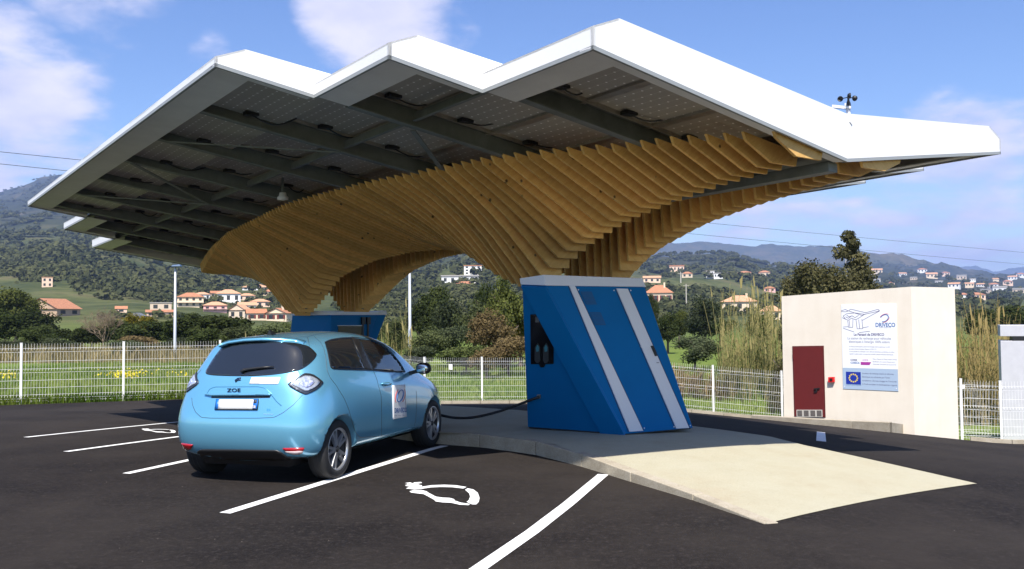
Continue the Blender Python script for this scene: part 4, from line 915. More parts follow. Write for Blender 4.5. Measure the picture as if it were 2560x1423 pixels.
for sd_ in (1, -1):
    def q(*t): fs.append(t if sd_ == 1 else t[::-1])
    for j in range(nc - 1):
        for k in range(7): q(idx[(j, k, sd_)], idx[(j, k + 1, sd_)], idx[(j + 1, k + 1, sd_)], idx[(j + 1, k, sd_)])
    for d_, k in ((ctr, 7), (flo, 0)):
        for j in range(nc - 1):
            a, b2 = idx[(j, k, sd_)], idx[(j + 1, k, sd_)]
            f_ = (a, d_[1], b2) if j == 0 else ((a, d_[j], b2) if j == nc - 2 else (a, d_[j], d_[j + 1], b2))
            q(*(f_ if k == 7 else f_[::-1]))
me = bpy.data.meshes.new('car_cage'); me.from_pydata(vs, [], fs)
tmp = bpy.data.objects.new('car_cage', me); COL.objects.link(tmp)
sb = tmp.modifiers.new('s', 'SUBSURF'); sb.levels = 3; sb.render_levels = 3
cut = MB()
for ax in (.66, 3.25):
    for sy in (-1, 1):
        prof = [(.352, .56), (.352, 1.1)]; ring = []
        for yy in (.58, 1.1): ring.append([(ax + .352 * math.cos(a), sy * yy, .315 + .352 * math.sin(a)) for a in np.linspace(0, 2 * math.pi, 40, endpoint=False)])
        cut.hexa(ring[0] if sy < 0 else ring[1], ring[1] if sy < 0 else ring[0], 1)
cm_ = cut.mesh('wheel_cut'); bmx = bmesh.new(); bmx.from_mesh(cm_); bmesh.ops.recalc_face_normals(bmx, faces=bmx.faces); bmx.to_mesh(cm_); bmx.free()
cob = bpy.data.objects.new('wheel_cut', cm_); COL.objects.link(cob); cm_.materials.append(None); cm_.materials.append(None)
me.materials.append(None); me.materials.append(None)
dg = bpy.context.evaluated_depsgraph_get(); smooth_me = bpy.data.meshes.new_from_object(tmp.evaluated_get(dg))
bmx = bmesh.new(); bmx.from_mesh(smooth_me); bmesh.ops.recalc_face_normals(bmx, faces=bmx.faces); bmx.to_mesh(smooth_me)
wv = [cw(*v.co) for v in bmx.verts]; wf = [[v.index for v in f_.verts] for f_ in bmx.faces]; bmx.free()
BV = BVHTree.FromPolygons(wv, wf)
bo = tmp.modifiers.new('b', 'BOOLEAN'); bo.operation = 'DIFFERENCE'; bo.object = cob; bo.solver = 'EXACT'
dg = bpy.context.evaluated_depsgraph_get(); body_me = bpy.data.meshes.new_from_object(tmp.evaluated_get(dg))
bpy.data.objects.remove(tmp); bpy.data.objects.remove(cob)
R0 = root_of(car)
for v in body_me.vertices: v.co = cw(*v.co) - R0
bmx = bmesh.new(); bmx.from_mesh(body_me); bmesh.ops.recalc_face_normals(bmx, faces=bmx.faces); bmx.to_mesh(body_me); bmx.free()
paint = mat('car_paint', (.165, .46, .67), .25, .5, coat=1.0); trimb = mat('car_black', (.012, .012, .013), .4); glass = mat('car_glass', (.012, .015, .019), .04, spec=.8, coat=.6)
body_me.materials.clear(); body_me.materials.append(paint); body_me.materials.append(trimb)
body = link('body', body_me, [paint, trimb], car)
for p_ in body_me.polygons: p_.use_smooth = p_.material_index == 0
C1 = lambda pts_: [(x * .29511 + 440, y * .29515 + 800) for x, y in pts_]
def cast(x, y):
    d = ray(x, y).normalized(); h_, n_, i_, dd = BV.ray_cast(CAM, d)
    if h_ is None:
        h_, n_, i_, dd = BV.find_nearest(CAM + d * ((org + CHd * 1.0 + CLf * -.6 + Vector((0, 0, .8)) - CAM).length))
    if n_.dot(d) > 0: n_ = -n_
    return h_, n_
def smoothpoly(poly, n_=3):   # Catmull-Rom closed outline
    out = []; m = len(poly)
    for i in range(m):
        p0, p1, p2, p3 = (np.array(poly[(i + k) % m], float) for k in (-1, 0, 1, 2))
        for q in range(n_):
            t = q / n_; out.append(tuple(.5 * ((2 * p1) + (-p0 + p2) * t + (2 * p0 - 5 * p1 + 4 * p2 - p3) * t * t + (-p0 + 3 * p1 - 3 * p2 + p3) * t ** 3)))
    return out
def inside(pt, poly):
    c = False; j = len(poly) - 1
    for i in range(len(poly)):
        if (poly[i][1] > pt[1]) != (poly[j][1] > pt[1]) and pt[0] < (poly[j][0] - poly[i][0]) * (pt[1] - poly[i][1]) / (poly[j][1] - poly[i][1]) + poly[i][0]: c = not c
        j = i
    return c
def decal(name, poly, m_, parent=None, off=.004, smooth=0, step=5., mirror=False, skirt=.012, curve=True):
    poly = smoothpoly(poly, smooth) if smooth else poly; out = []
    for a, b2 in zip(poly, poly[1:] + poly[:1]):
        n_ = max(1, int(math.dist(a, b2) / step)); out += [(a[0] + (b2[0] - a[0]) * i / n_, a[1] + (b2[1] - a[1]) * i / n_) for i in range(n_)]
    no = len(out); pts_ = list(out); xs_ = [p[0] for p in out]; ys_ = [p[1] for p in out]
    for x in np.arange(min(xs_), max(xs_), step):
        for y in np.arange(min(ys_), max(ys_), step):
            if inside((x, y), out) and min((x - p[0]) ** 2 + (y - p[1]) ** 2 for p in out) > (step * .45) ** 2: pts_.append((x, y))
    r = delaunay_2d_cdt([Vector(p) for p in pts_], [(i, (i + 1) % no) for i in range(no)], [], 1, 1e-5)
    P_ = []; N_ = []
    for v in r[0]:
        h_, n_ = cast(v.x, v.y); P_.append(h_ + n_ * off); N_.append(n_)
    F_ = [tuple(f_) for f_ in r[2]]
    ec = {}
    for f_ in F_:
        for a, b2 in zip(f_, f_[1:] + f_[:1]): ec[(a, b2)] = 1
    nb_ = len(P_); S_ = [p - n_ * skirt for p, n_ in zip(P_, N_)]; SF = [(b2, a, nb_ + a, nb_ + b2) for (a, b2) in ec if (b2, a) not in ec]
    res = []
    for mir in ((False, True) if mirror else (False,)):
        V_ = [cmir(p) for p in P_ + S_] if mir else P_ + S_; FF = F_ + SF
        # make outward: test first face
        f0 = FF[0]; nn = (V_[f0[1]] - V_[f0[0]]).cross(V_[f0[2]] - V_[f0[0]]); ref = N_[f0[0]]
        if mir: ref = cmir(org + ref) - org
        if nn.dot(ref) < 0: FF = [f_[::-1] for f_ in FF]
        mb_ = MB().add(V_, FF); res.append(part(name, mb_, m_, parent or car, smooth=curve))
    return res
def groove(name, pts_, m_, rad=.003, mirror=False, smooth=4, parent=None, off=.0):
    p2 = []
    for i in range(len(pts_) - 1):
        n_ = max(2, int(math.dist(pts_[i], pts_[i + 1]) / 4)); p2 += [(pts_[i][0] + (pts_[i + 1][0] - pts_[i][0]) * k / n_, pts_[i][1] + (pts_[i + 1][1] - pts_[i][1]) * k / n_) for k in range(n_)]
    P_ = [cast(*p) for p in p2 + [pts_[-1]]]; P_ = [h_ + n_ * off for h_, n_ in P_]
    P_ = [P_[0]] + [(a + b2 * 2 + c) / 4 for a, b2, c in zip(P_[:-2], P_[1:-1], P_[2:])] + [P_[-1]]
    part(name, MB().tube(P_, rad, 5), m_, parent or car)
    if mirror: part(name, MB().tube([cmir(p) for p in P_], rad, 5), m_, parent or car)
seam = mat('car_seam', (.02, .03, .035), .5)
rw_ = decal('rear_window', C1([(388, 240), (460, 205), (700, 184), (960, 192), (1090, 214), (1140, 238), (1178, 275), (1190, 298), (1165, 340), (1110, 390), (1035, 430), (900, 455), (760, 470), (600, 477), (400, 474), (285, 466), (252, 446), (275, 395), (330, 310)]), glass, smooth=3)[0]
decal('rear_side_window', C1([(1266, 192), (1310, 172), (1400, 158), (1485, 153), (1550, 290), (1606, 418), (1450, 414), (1325, 410), (1310, 395), (1300, 340), (1285, 265)]), glass, mirror=True)
decal('front_side_window', C1([(1545, 160), (1640, 172), (1740, 215), (1830, 295), (1890, 365), (1930, 438), (1800, 437), (1665, 422), (1600, 280)]), glass, mirror=True)
decal('door_pillar_trim', C1([(1487, 153), (1544, 159), (1600, 281), (1664, 423), (1608, 419), (1551, 290)]), trimb, mirror=True, off=.005)
for pts_ in (C1([(1262, 190), (1310, 168), (1400, 154), (1520, 149), (1645, 166), (1745, 210), (1835, 290), (1900, 370), (1940, 440)]), C1([(1262, 190), (1282, 265), (1297, 345), (1308, 400), (1325, 414), (1450, 418), (1665, 426), (1800, 441), (1940, 442)])): groove('window_seal', pts_, trimb, .006, True, off=.003)
# tail lamps
for L in decal('tail_lamp', C1([(948, 546), (1010, 505), (1072, 463), (1105, 455), (1165, 467), (1240, 524), (1236, 543), (1190, 590), (1112, 630), (1075, 626), (1000, 590)]), mat('lamp_chrome', (.10, .11, .13), .2, .8), smooth=2, off=.010, mirror=True): lamp0 = L
inner = C1([(985, 545), (1075, 485), (1110, 480), (1155, 488), (1212, 528), (1180, 570), (1112, 603), (1080, 600), (1020, 570)])
decal('lamp_lens', inner, mat('lamp_clear', (.30, .36, .46), .06, .5, col2=(.75, .80, .92), vscale=34, coat=1), smooth=2, off=.018, mirror=True)
decal('lamp_core', C1([(1040, 545), (1085, 515), (1120, 512), (1165, 532), (1130, 570), (1095, 578)]), mat('lamp_blue', (.02, .06, .42), .08, .2, col2=(.80, .85, .98), vscale=40, coat=1), smooth=2, off=.022, mirror=True)
# tailgate: handle, painted recess shade, plate, badges
decal('tailgate_handle', C1([(247, 634), (300, 625), (680, 622), (812, 627), (800, 642), (680, 640), (300, 646)]), paint, off=.022, skirt=.03)
decal('painted_handle_shade', C1([(300, 648), (680, 642), (800, 644), (795, 660), (680, 663), (300, 662)]), trimb, off=.002)  # black strip painted in for the shade under the handle ledge
groove('pressing_line', C1([(260, 630), (285, 585), (330, 568), (700, 566), (760, 580), (812, 628)]), mat('crease_shade_paint', (.07, .25, .36), .3, .5, coat=1), .004)  # crease shade put into a darker copy of the body paint
groove('pressing_line', C1([(812, 640), (850, 690), (893, 728)]), MATS['crease_shade_paint'], .005)
plate_ = decal('number_plate', C1([(346, 671), (706, 671), (692, 766), (331, 763)]), mat('plate_black', (.02, .02, .02), .4), off=.012, step=12)[0]
decal('plate_face', C1([(372, 677), (662, 677), (652, 758), (362, 757)]), mat('plate_white', (.85, .84, .82), .35), plate_, off=.016, step=12)
decal('plate_band', C1([(350, 675), (370, 675), (360, 758), (336, 758)]), mat('plate_blue', (.01, .14, .5), .35), plate_, off=.016, step=12)
decal('plate_band', C1([(664, 675), (702, 675), (690, 757), (654, 757)]), MATS['plate_blue'], plate_, off=.016, step=12)
decal('plate_emblem', C1([(668, 680), (694, 680), (688, 708), (664, 708)]), mat('plate_emblem', (.05, .05, .06), .4), plate_, off=.019, step=12)
decal('badge', C1([(500, 512), (525, 494), (552, 490), (550, 512), (522, 516), (508, 531)]), mat('badge_dark', (.03, .06, .12), .15, .7), off=.010)
sr = decal('rear_sticker', C1([(642, 488), (884, 486), (866, 545), (621, 543)]), mat('sticker_white', (.78, .78, .8), .4), off=.006)[0]
def project_text(txt, px, py, size, m_, parent, off, ux=(1, 0), uy=(0, -1), align='LEFT', bold=0.):
    me_ = text_mesh(txt, size, align, 0, bold); R_ = root_of(parent)
    for v in me_.vertices:
        x, y = v.co.x, v.co.y; h_, n_ = cast(px + ux[0] * x + uy[0] * y, py + ux[1] * x + uy[1] * y); v.co = h_ + n_ * off - R_
    q_ = link('lettering', me_, m_, parent); q_['kind'] = 'stuff'; return q_
ink = mat('car_lettering', (.02, .03, .05), .25, .6)
project_text('ZOE', 568.5, 980.5, 12.5, ink, car, .008, ux=(1.38, -.01), bold=.25)
project_text('DRIVECO', 652, 957.5, 7.5, mat('sticker_grey', (.45, .42, .45), .5), sr, .009, ux=(1.15, 0))
project_text('2B', 633.5, 1021, 9, paintw, plate_, .019, ux=(.85, 0))
project_text('Z.E.', 667, 1027, 7, mat('emblem_blue', (.02, .25, .6), .3), car, .007)
project_text('Parlez électrique', 660, 1037, 5.0, mat('emblem_grey', (.25, .40, .45), .3), car, .007, ux=(.7, 0))
ds_ = decal('door_sticker', C1([(1830, 556), (1938, 548), (1953, 820), (1838, 842)]), MATS['sticker_white'], off=.006)[0]
uxd = (1, -.12)
project_text('DRIVECO', 984.5, 1032, 16, INKB, ds_, .009, ux=(.46, -.03), uy=(.02, -1), bold=.4)
project_text('Mobilité · Recharge · Réseau', 984.5, 1041, 4.4, INK, ds_, .009, ux=(.5, -.035), uy=(.02, -1))
def loop_px(cx0, cy0, r1, r2, a0, a1, rot):
    o_ = []
    for k in range(15):
        a = a0 + (a1 - a0) * k / 14; x, y = r1 * math.cos(a), r2 * math.sin(a); o_.append((cx0 + (x * math.cos(rot) - y * math.sin(rot)) * .75, cy0 + x * math.sin(rot) + y * math.cos(rot)))
    return o_
groove('logo_stroke', loop_px(999, 990, 16, 9, -.4, 5.6, -1.1), INKB, .007, parent=ds_, off=.009); groove('logo_stroke', loop_px(998, 989, 22, 13, 3.4, 5.2, -1.1), RED, .004, parent=ds_, off=.009); groove('logo_stroke', loop_px(1000, 991, 22, 13, .3, 2.0, -1.1), RED, .004, parent=ds_, off=.009)
# lower bumper, fog lamps, reflectors
decal('lower_bumper', C1([(182, 1112), (215, 1094), (500, 1096), (850, 1102), (892, 1117), (945, 1156), (1110, 1163), (1105, 1185), (900, 1185), (500, 1180), (200, 1168)]), trimb, off=.010)
fl = decal('fog_lamp', C1([(903, 1086), (1086, 1082), (1072, 1122), (1050, 1133), (1000, 1136), (952, 1124)]), mat('fog_red', (.38, .004, .01), .15, coat=1), off=.010, mirror=True)
for f_ in fl[:1]: decal('reversing_lens', C1([(925, 1110), (1074, 1106), (1062, 1127), (1000, 1134), (952, 1123)]), mat('fog_clear', (.55, .45, .45), .12, coat=1), f_, off=.013)
# shut lines
for pts_, mr_ in (([(1112, 146), (1126, 190), (1130, 232)], True), ([(1035, 432), (1056, 466)], True), ([(1072, 634), (1000, 715), (905, 788), (830, 826), (700, 832), (300, 832), (215, 826), (165, 780), (140, 720), (134, 660)], False), ([(1168, 138), (1225, 190), (1252, 240), (1270, 330), (1280, 430), (1305, 490), (1350, 545), (1425, 665), (1468, 770), (1490, 860), (1520, 950), (1555, 996), (1740, 986)], True), ([(1672, 430), (1700, 500), (1738, 640), (1742, 800), (1740, 986)], True), ([(1740, 986), (1880, 960), (2010, 935), (2030, 850), (2040, 700), (2035, 600)], True), ([(1470, 100), (1500, 150)], True), ([(375, 205), (600, 135), (850, 122), (1050, 145), (1112, 146)], False), ([(1112, 146), (1160, 128), (1300, 105), (1470, 100)], True)):
    groove('shut_line', C1(pts_), seam, .0028, mr_)
hd = decal('door_handle', C1([(1738, 536), (1775, 530), (1806, 537), (1810, 552), (1775, 560), (1745, 550)]), paint, off=.025, skirt=.03, smooth=2, mirror=True)
# spoiler over the rear window
sp = [cast(*q) for q in C1([(392, 212), (470, 184), (600, 165), (750, 158), (900, 160), (1030, 172), (1105, 195)])]
bk = -CHd
mbq = MB()
for h_, n_ in sp: mbq.v += [tuple(h_ + Vector((0, 0, .02))), tuple(h_ + bk * .065 + Vector((0, 0, .0))), tuple(h_ + bk * .06 + Vector((0, 0, -.022))), tuple(h_ + Vector((0, 0, -.03)))]
for i in range(len(sp) - 1):
    for k in range(4): mbq.f.append((i * 4 + k, (i + 1) * 4 + k, (i + 1) * 4 + (k + 1) % 4, i * 4 + (k + 1) % 4)); mbq.m.append(0)
mbq.f += [(3, 2, 1, 0), tuple(len(sp) * 4 - 4 + k for k in range(4))]; mbq.m += [0, 0]
part('spoiler', mbq, paint, car, smooth=True)
# wiper
wpt = [cast(*q) for q in C1([(560, 452), (585, 432), (640, 424), (740, 412), (832, 405)])]
part('wiper', MB().tube([h_ + n_ * .022 for h_, n_ in wpt], [.020, .018, .014, .011, .007], 6), trimb, car, smooth=True)
h_, n_ = cast(*C1([(802, 112)])[0])
part('roof_antenna', MB().hexa([h_ + CHd * a + CLf * b2 + Vector((0, 0, -.01)) for a, b2 in ((-.03, -.035), (.10, -.03), (.10, .03), (-.03, .035))], [h_ + CHd * a + CLf * b2 + Vector((0, 0, .055)) for a, b2 in ((-.03, -.006), (0., -.006), (0., .006), (-.03, .006))]), trimb, car)
def ellip(c, ax_, n_=12, sq=2.6):
    mbe = MB(); rows = 9
    for i in range(rows):
        p_ = math.pi * i / (rows - 1); 
        for k in range(n_):
            a = 2 * math.pi * k / n_; f = lambda s_: math.copysign(abs(s_) ** (2 / sq), s_); mbe.v.append(tuple(c + ax_[0] * f(math.sin(p_)) * f(math.cos(a)) + ax_[1] * f(math.sin(p_)) * f(math.sin(a)) + ax_[2] * f(math.cos(p_))))
    for i in range(rows - 1):
        for k in range(n_): mbe.f.append((i * n_ + k, (i + 1) * n_ + k, (i + 1) * n_ + (k + 1) % n_, i * n_ + (k + 1) % n_)); mbe.m.append(0)
    return mbe
for sy in (-1, 1):
    mc = cw(2.62, sy * .965, 1.06)
    mo = part('mirror', ellip(mc, [CHd * .065, CLf * .098, Vector((0, 0, .072))]), trimb, car, smooth=True)
    part('mirror_glass', ellip(mc - CHd * .054, [CHd * .014, CLf * .08, Vector((0, 0, .056))]), mat('mirror_glass', (.55, .58, .6), .03, 1.0), mo, smooth=True)
    part('mirror_arm', MB().hexa([cw(2.58, sy * .78, .98), cw(2.70, sy * .78, .98), cw(2.68, sy * .93, 1.01), cw(2.58, sy * .93, 1.01)], [cw(2.58, sy * .78, 1.02), cw(2.70, sy * .78, 1.02), cw(2.68, sy * .93, 1.06), cw(2.58, sy * .93, 1.06)]), trimb, mo)
# wheels
rubber = mat('tyre_rubber', (.016, .016, .017), .75, var=.25, vscale=20); rimm = mat('alloy', (.50, .51, .53), .28, .75); rimd = mat('alloy_dark', (.03, .03, .032), .35, .5)
for ax in (.66, 3.25):
    for sy in (-1, 1):
        c = cw(ax, sy * .73, .308); out_ = CLf * sy
        wh = part('wheel', MB().lathe([(.04, -.09), (.20, -.085), (.205, .07), (.06, .045)], c, out_, (0, 0, 1), 36), rimd, car, smooth=False)
        part('tyre', MB().lathe([(.205, -.095), (.25, -.108), (.29, -.102), (.304, -.085), (.308, -.04), (.308, .04), (.304, .085), (.29, .102), (.25, .110), (.222, .100), (.216, .085), (.205, .08)], c, out_, (0, 0, 1), 48), rubber, wh, smooth=True)
        part('rim', MB().lathe([(.221, .101), (.224, .092), (.212, .075), (.200, .074), (.200, .084), (.212, .1)], c, out_, (0, 0, 1), 48), rimm, wh, smooth=True)
        f0 = Vector((0, 0, 1)); f1 = out_.cross(f0)
        for k in range(5):
            for tw in (-.20, .20):
                a = 2 * math.pi * k / 5 + .3; d0 = f0 * math.cos(a + tw * .25) + f1 * math.sin(a + tw * .25); d1 = f0 * math.cos(a + tw) + f1 * math.sin(a + tw); s0 = out_.cross(d0); s1 = out_.cross(d1)
                A, B = c + d0 * .035, c + d1 * .204
                part('spoke', MB().hexa([A + out_ * .060 - s0 * .022, A + out_ * .060 + s0 * .022, A + out_ * .088 + s0 * .018, A + out_ * .088 - s0 * .018], [B + out_ * .055 - s1 * .018, B + out_ * .055 + s1 * .018, B + out_ * .086 + s1 * .012, B + out_ * .086 - s1 * .012]), rimm, wh)
        part('hub_cap', MB().lathe([(.0, .098), (.03, .096), (.036, .086), (.036, .05), (0, .05)], c, out_, (0, 0, 1), 16, closed=False), rimd, wh, smooth=True)
        part('tread_grooves', MB().lathe([(.3085, -.030), (.3092, -.028), (.3092, -.022), (.3085, -.020)], c, out_, (0, 0, 1), 36).lathe([(.3085, .020), (.3092, .022), (.3092, .028), (.3085, .030)], c, out_, (0, 0, 1), 36), trimb, wh)
part('underbody', MB().hexa([cw(.25, -.5, .17), cw(3.75, -.5, .17), cw(3.75, .5, .17), cw(.25, .5, .17)], [cw(.2, -.55, .27), cw(3.8, -.55, .27), cw(3.8, .55, .27), cw(.2, .55, .27)]), trimb, car)
# charging cable
nose = cw(4.06, -.12, .62); e = jk + lnorm * .02
cpts = []
for i in range(25):
    t = i / 24; q = nose.lerp(e, t); cpts.append(q + Vector((0, 0, -.34 * math.sin(math.pi * t ** .8) * (1 - .15 * t))))
cb = thing('charging_cable', 'black charging cable hanging from the car nose to the near pillar', 'cable', nose)
part('cord', MB().tube(cpts, .019, 8), black, cb, smooth=True); part('plug', MB().tube([nose, nose + (cpts[1] - nose).normalized() * .16], [.032, .024], 10), black, cb, smooth=True)

# ------------------------------------------------------------------ vegetation
def quads(C, Nn, size, asp=1.0):
    n_ = len(C); r = rng.normal(size=(n_, 3)); u = np.cross(Nn, r); u /= np.linalg.norm(u, axis=1, keepdims=True) + 1e-9; v = np.cross(Nn, u); v /= np.linalg.norm(v, axis=1, keepdims=True) + 1e-9
    u = u * size[:, None] * .5; v = v * size[:, None] * .5 * asp
    V = np.stack([C - u - v * .3, C - v, C + u + v * .2, C + v], 1).reshape(-1, 3); return V, np.arange(4 * n_).reshape(-1, 4)
def unit(n_): 
    a = rng.normal(size=(n_, 3)); return a / np.linalg.norm(a, axis=1, keepdims=True)
def crown(style, nleaf, leaf):
    nb_ = {'oak': 16, 'olive': 22, 'cone': 26, 'holm': 18, 'bare': 10, 'bush': 18}[style]; Cs = []; Ns = []; At = []
    B = unit(nb_) * (rng.random((nb_, 1)) ** .45) * .68
    if style == 'cone':
        h_ = np.concatenate([np.linspace(0, .95, 12), rng.random(nb_ - 12) ** 1.6 * .8]); rr = (1 - h_) * .75; a = rng.random(nb_) * 6.28; B = np.stack([rr * np.cos(a) * rng.random(nb_) ** .4, rr * np.sin(a) * rng.random(nb_) ** .4, h_ * 2 - 1.0], 1)
    if style == 'bush': B[:, 2] = B[:, 2] * .8 - .1
    if style == 'oak': B[:, 2] = np.where(B[:, 2] < -.35, B[:, 2] * .5, B[:, 2])
    for b_ in B:
        rb = rng.uniform(.28, .44) * (1.0 if style != 'cone' else .95 * (1.15 - (b_[2] + 1) * .40)); k = int(nleaf / nb_)
        d = unit(k); rad = rb * (rng.random(k) ** .33) * rng.uniform(.75, 1.2, k); p = b_ + d * rad[:, None] * np.array([1, 1, .85]); Cs.append(p); Ns.append(d * .8 + unit(k) * .9 + np.array([0, 0, .25]))
        tone = rng.random(); At.append(np.clip(.55 * tone + .45 * rng.random(k), 0, 1))
    C = np.concatenate(Cs); Nn = np.concatenate(Ns); Nn /= np.linalg.norm(Nn, axis=1, keepdims=True); sz = leaf * rng.uniform(.6, 1.4, len(C))
    V, F = quads(C, Nn, sz, 1.3); return npmesh('crown_' + style, V, F, np.concatenate(At))
CR = {}
for st, nv, nl, lf in (('oak', 3, 5200, .075), ('olive', 3, 5600, .06), ('cone', 2, 8500, .05), ('holm', 2, 6500, .06), ('bush', 2, 4800, .06)):
    CR[st] = [crown(st, nl, lf) for _ in range(nv)]
lm = {'oak': leafmat('oak_leaves', (.024, .036, .012), (.070, .084, .028)), 'olive': leafmat('olive_leaves', (.060, .078, .030), (.15, .17, .075)), 'cone': leafmat('evergreen_oak_leaves', (.050, .052, .022), (.16, .145, .07), .1), 'holm': leafmat('holm_leaves', (.04, .055, .015), (.13, .14, .04)),
      'brown': leafmat('dry_leaves', (.085, .06, .03), (.20, .15, .07)), 'mimosa': leafmat('mimosa_leaves', (.06, .07, .015), (.35, .26, .02)), 'light': leafmat('light_leaves', (.075, .10, .03), (.19, .22, .08)), 'bush': leafmat('dark_bush_leaves', (.035, .05, .025), (.10, .115, .06))}
bark = mat('bark', (.10, .08, .06), .95, var=.3, vscale=12)
twig = mat('bare_twigs', (.17, .125, .085), .95, var=.2)
def trunk_mesh(key):
    mb = MB(); mb.tube([(0, 0, -.15), (.02, .01, .2), (-.02, .02, .5), (.01, 0, .75)], [.075, .055, .04, .02], 7)
    for k in range(5):
        a = 2.4 * k + key; z0 = .25 + .09 * k; mb.tube([(0, 0, z0), (.12 * math.cos(a), .12 * math.sin(a), z0 + .12), (.26 * math.cos(a), .26 * math.sin(a), z0 + .22)], [.03, .02, .008], 5)
    return mb.mesh('trunk')
TRK = [trunk_mesh(k * 1.3) for k in range(3)]
def twigs_mesh(seed):
    r = random.Random(seed); mb = MB()
    def grow(p, d, L_, rad, dep):
        q = p + d * L_; mb.tube([p, p.lerp(q, .5) + Vector((r.uniform(-.03, .03), r.uniform(-.03, .03), 0)), q], [rad, rad * .8, rad * .6], 4 if dep < 4 else 3, cap=False)
        if dep == 0: return
        for _ in range(r.choice((3, 3, 4))):
            nd = (d + Vector((r.uniform(-.8, .8), r.uniform(-.8, .8), r.uniform(-.25, .6)))).normalized(); grow(q, nd, L_ * r.uniform(.6, .85), rad * .6, dep - 1)
    for k in range(3): grow(Vector((.05 * k, 0, -.05)), Vector((r.uniform(-.5, .5), r.uniform(-.4, .4), 1)).normalized(), .27, .018, 5)
    return mb.mesh('twigs')
TW = {}
def tree(name, label, x, ytop, wpx, Y, style, leaf=None, group=None, ybase=None, low=.12):
    p = hitY(x, hor(x), Y); p.z = g1(p.x, p.y); zt_ = hitY(x, ytop, Y).z; H_ = max(.8, zt_ - p.z); r = wpx * Y / FPX / 2; rz = random.uniform(0, 6.28)
    t = thing(name, label, 'tree' if name != 'shrub' else 'shrub', p, group)
    if style == 'bare':
        if Y not in TW: TW[Y] = twigs_mesh(int(Y * 7 + x))
        o = link('branches', TW[Y], twig, t); o.scale = (r * 1.1, r * 1.1, H_ * .95); o.rotation_euler = (0, 0, rz); return
    k = random.randrange(len(CR[style])); src = CR[style][k]
    me = src.copy() if False else src
    key = (style, k, leaf)
    if leaf:
        if key not in CR: CR[key] = src.copy(); CR[key].materials.clear()
        me = CR[key]
    o = link('crown', me, lm[leaf or style], t); cz = H_ * (1 + low) / 2; o.location = (0, 0, cz); o.scale = (r, r, H_ * (1 - low) / 2 * 1.02); o.rotation_euler = (0, 0, rz)
    o = link('trunk', TRK[k % 3], bark, t); o.scale = (H_ * .5, H_ * .5, H_ * .85); o.rotation_euler = (0, 0, rz)
LB = [ # left belt, from left to right
 (-60, 760, 150, 88, 'oak', None), (12, 778, 110, 74, 'oak', None), (40, 704, 115, 96, 'holm', None), (128, 796, 100, 80, 'oak', None), (92, 815, 90, 66, 'olive', 'oak'), (204, 802, 110, 78, 'oak', None), (160, 826, 100, 62, 'bush', None), (266, 738, 165, 70, 'bare', None), (290, 800, 110, 84, 'oak', 'brown'), (338, 778, 90, 82, 'olive', 'mimosa'),
 (392, 796, 110, 78, 'oak', None), (350, 826, 100, 64, 'bush', 'brown'), (478, 772, 110, 70, 'oak', None), (548, 758, 140, 66, 'oak', None), (424, 826, 90, 62, 'bush', None), (520, 812, 90, 58, 'oak', None), (606, 806, 90, 64, 'olive', None), (672, 800, 110, 68, 'olive', None), (724, 794, 90, 72, 'olive', 'light'), (640, 832, 110, 56, 'bush', 'light')]
ordn = ('first', 'second', 'third', 'fourth', 'fifth', 'sixth', 'seventh', 'eighth', 'ninth', 'tenth', 'eleventh', 'twelfth', 'thirteenth', 'fourteenth', 'fifteenth', 'sixteenth', 'seventeenth', 'eighteenth', 'nineteenth', 'twentieth', 'twenty-first', 'twenty-second', 'twenty-third', 'twenty-fourth', 'twenty-fifth', 'twenty-sixth', 'twenty-seventh', 'twenty-eighth', 'twenty-ninth', 'thirtieth', 'thirty-first', 'thirty-second', 'thirty-third')
adj = {'oak': 'dark green oak', 'holm': 'tall dark holm oak', 'olive': 'grey green olive tree', 'bush': 'low dark bush', 'bare': 'bare brown leafless tree', 'brown': 'rusty brown tree', 'mimosa': 'yellow flowering mimosa', 'light': 'pale green bushy tree', 'cone': 'pointed evergreen oak'}
LB += [(30, 830, 120, 60, 'bush', None), (230, 812, 110, 72, 'oak', None), (455, 800, 100, 76, 'oak', None), (575, 790, 90, 74, 'oak', None), (310, 838, 110, 58, 'bush', None)]
LB += [(88, 768, 110, 92, 'oak', None), (300, 792, 110, 76, 'oak', None), (418, 796, 110, 84, 'oak', None), (622, 808, 100, 72, 'oak', None), (706, 806, 90, 78, 'olive', None), (-10, 735, 130, 100, 'oak', None)]
LB = [(a, b, c * 1.3, d, e, f) for a, b, c, d, e, f in LB]
for i, T in enumerate(sorted(LB, key=lambda q: q[0])):
    k_ = T[5] or T[4]; tree('belt_tree' if T[4] != 'bush' else 'shrub', f'{adj[k_]}, {ordn[i]} from the left in the belt behind the field', *T[:5], leaf=T[5], group='trees behind the left field')
MB_ = [(885, 722, 90, 95, 'oak', None), (925, 770, 80, 70, 'olive', None), (985, 792, 90, 58, 'olive', None), (1090, 700, 105, 80, 'oak', None), (1052, 745, 90, 72, 'oak', None), (1132, 728, 120, 62, 'olive', 'bush'), (1064, 806, 115, 50, 'olive', None), (1185, 742, 110, 58, 'olive', None), (1128, 790, 110, 52, 'bush', None), (1165, 846, 150, 44, 'bush', 'light'), (1050, 850, 90, 46, 'bush', None), (1262, 655, 112, 50, 'holm', None), (1236, 762, 130, 47, 'olive', 'brown'), (1302, 738, 100, 52, 'holm', 'mimosa'), (1210, 700, 80, 75, 'oak', None), (1268, 815, 130, 43, 'bush', 'brown'), (1215, 850, 90, 42, 'bush', 'brown'), (1345, 760, 120, 55, 'oak', None), (1440, 690, 160, 70, 'oak', None)]
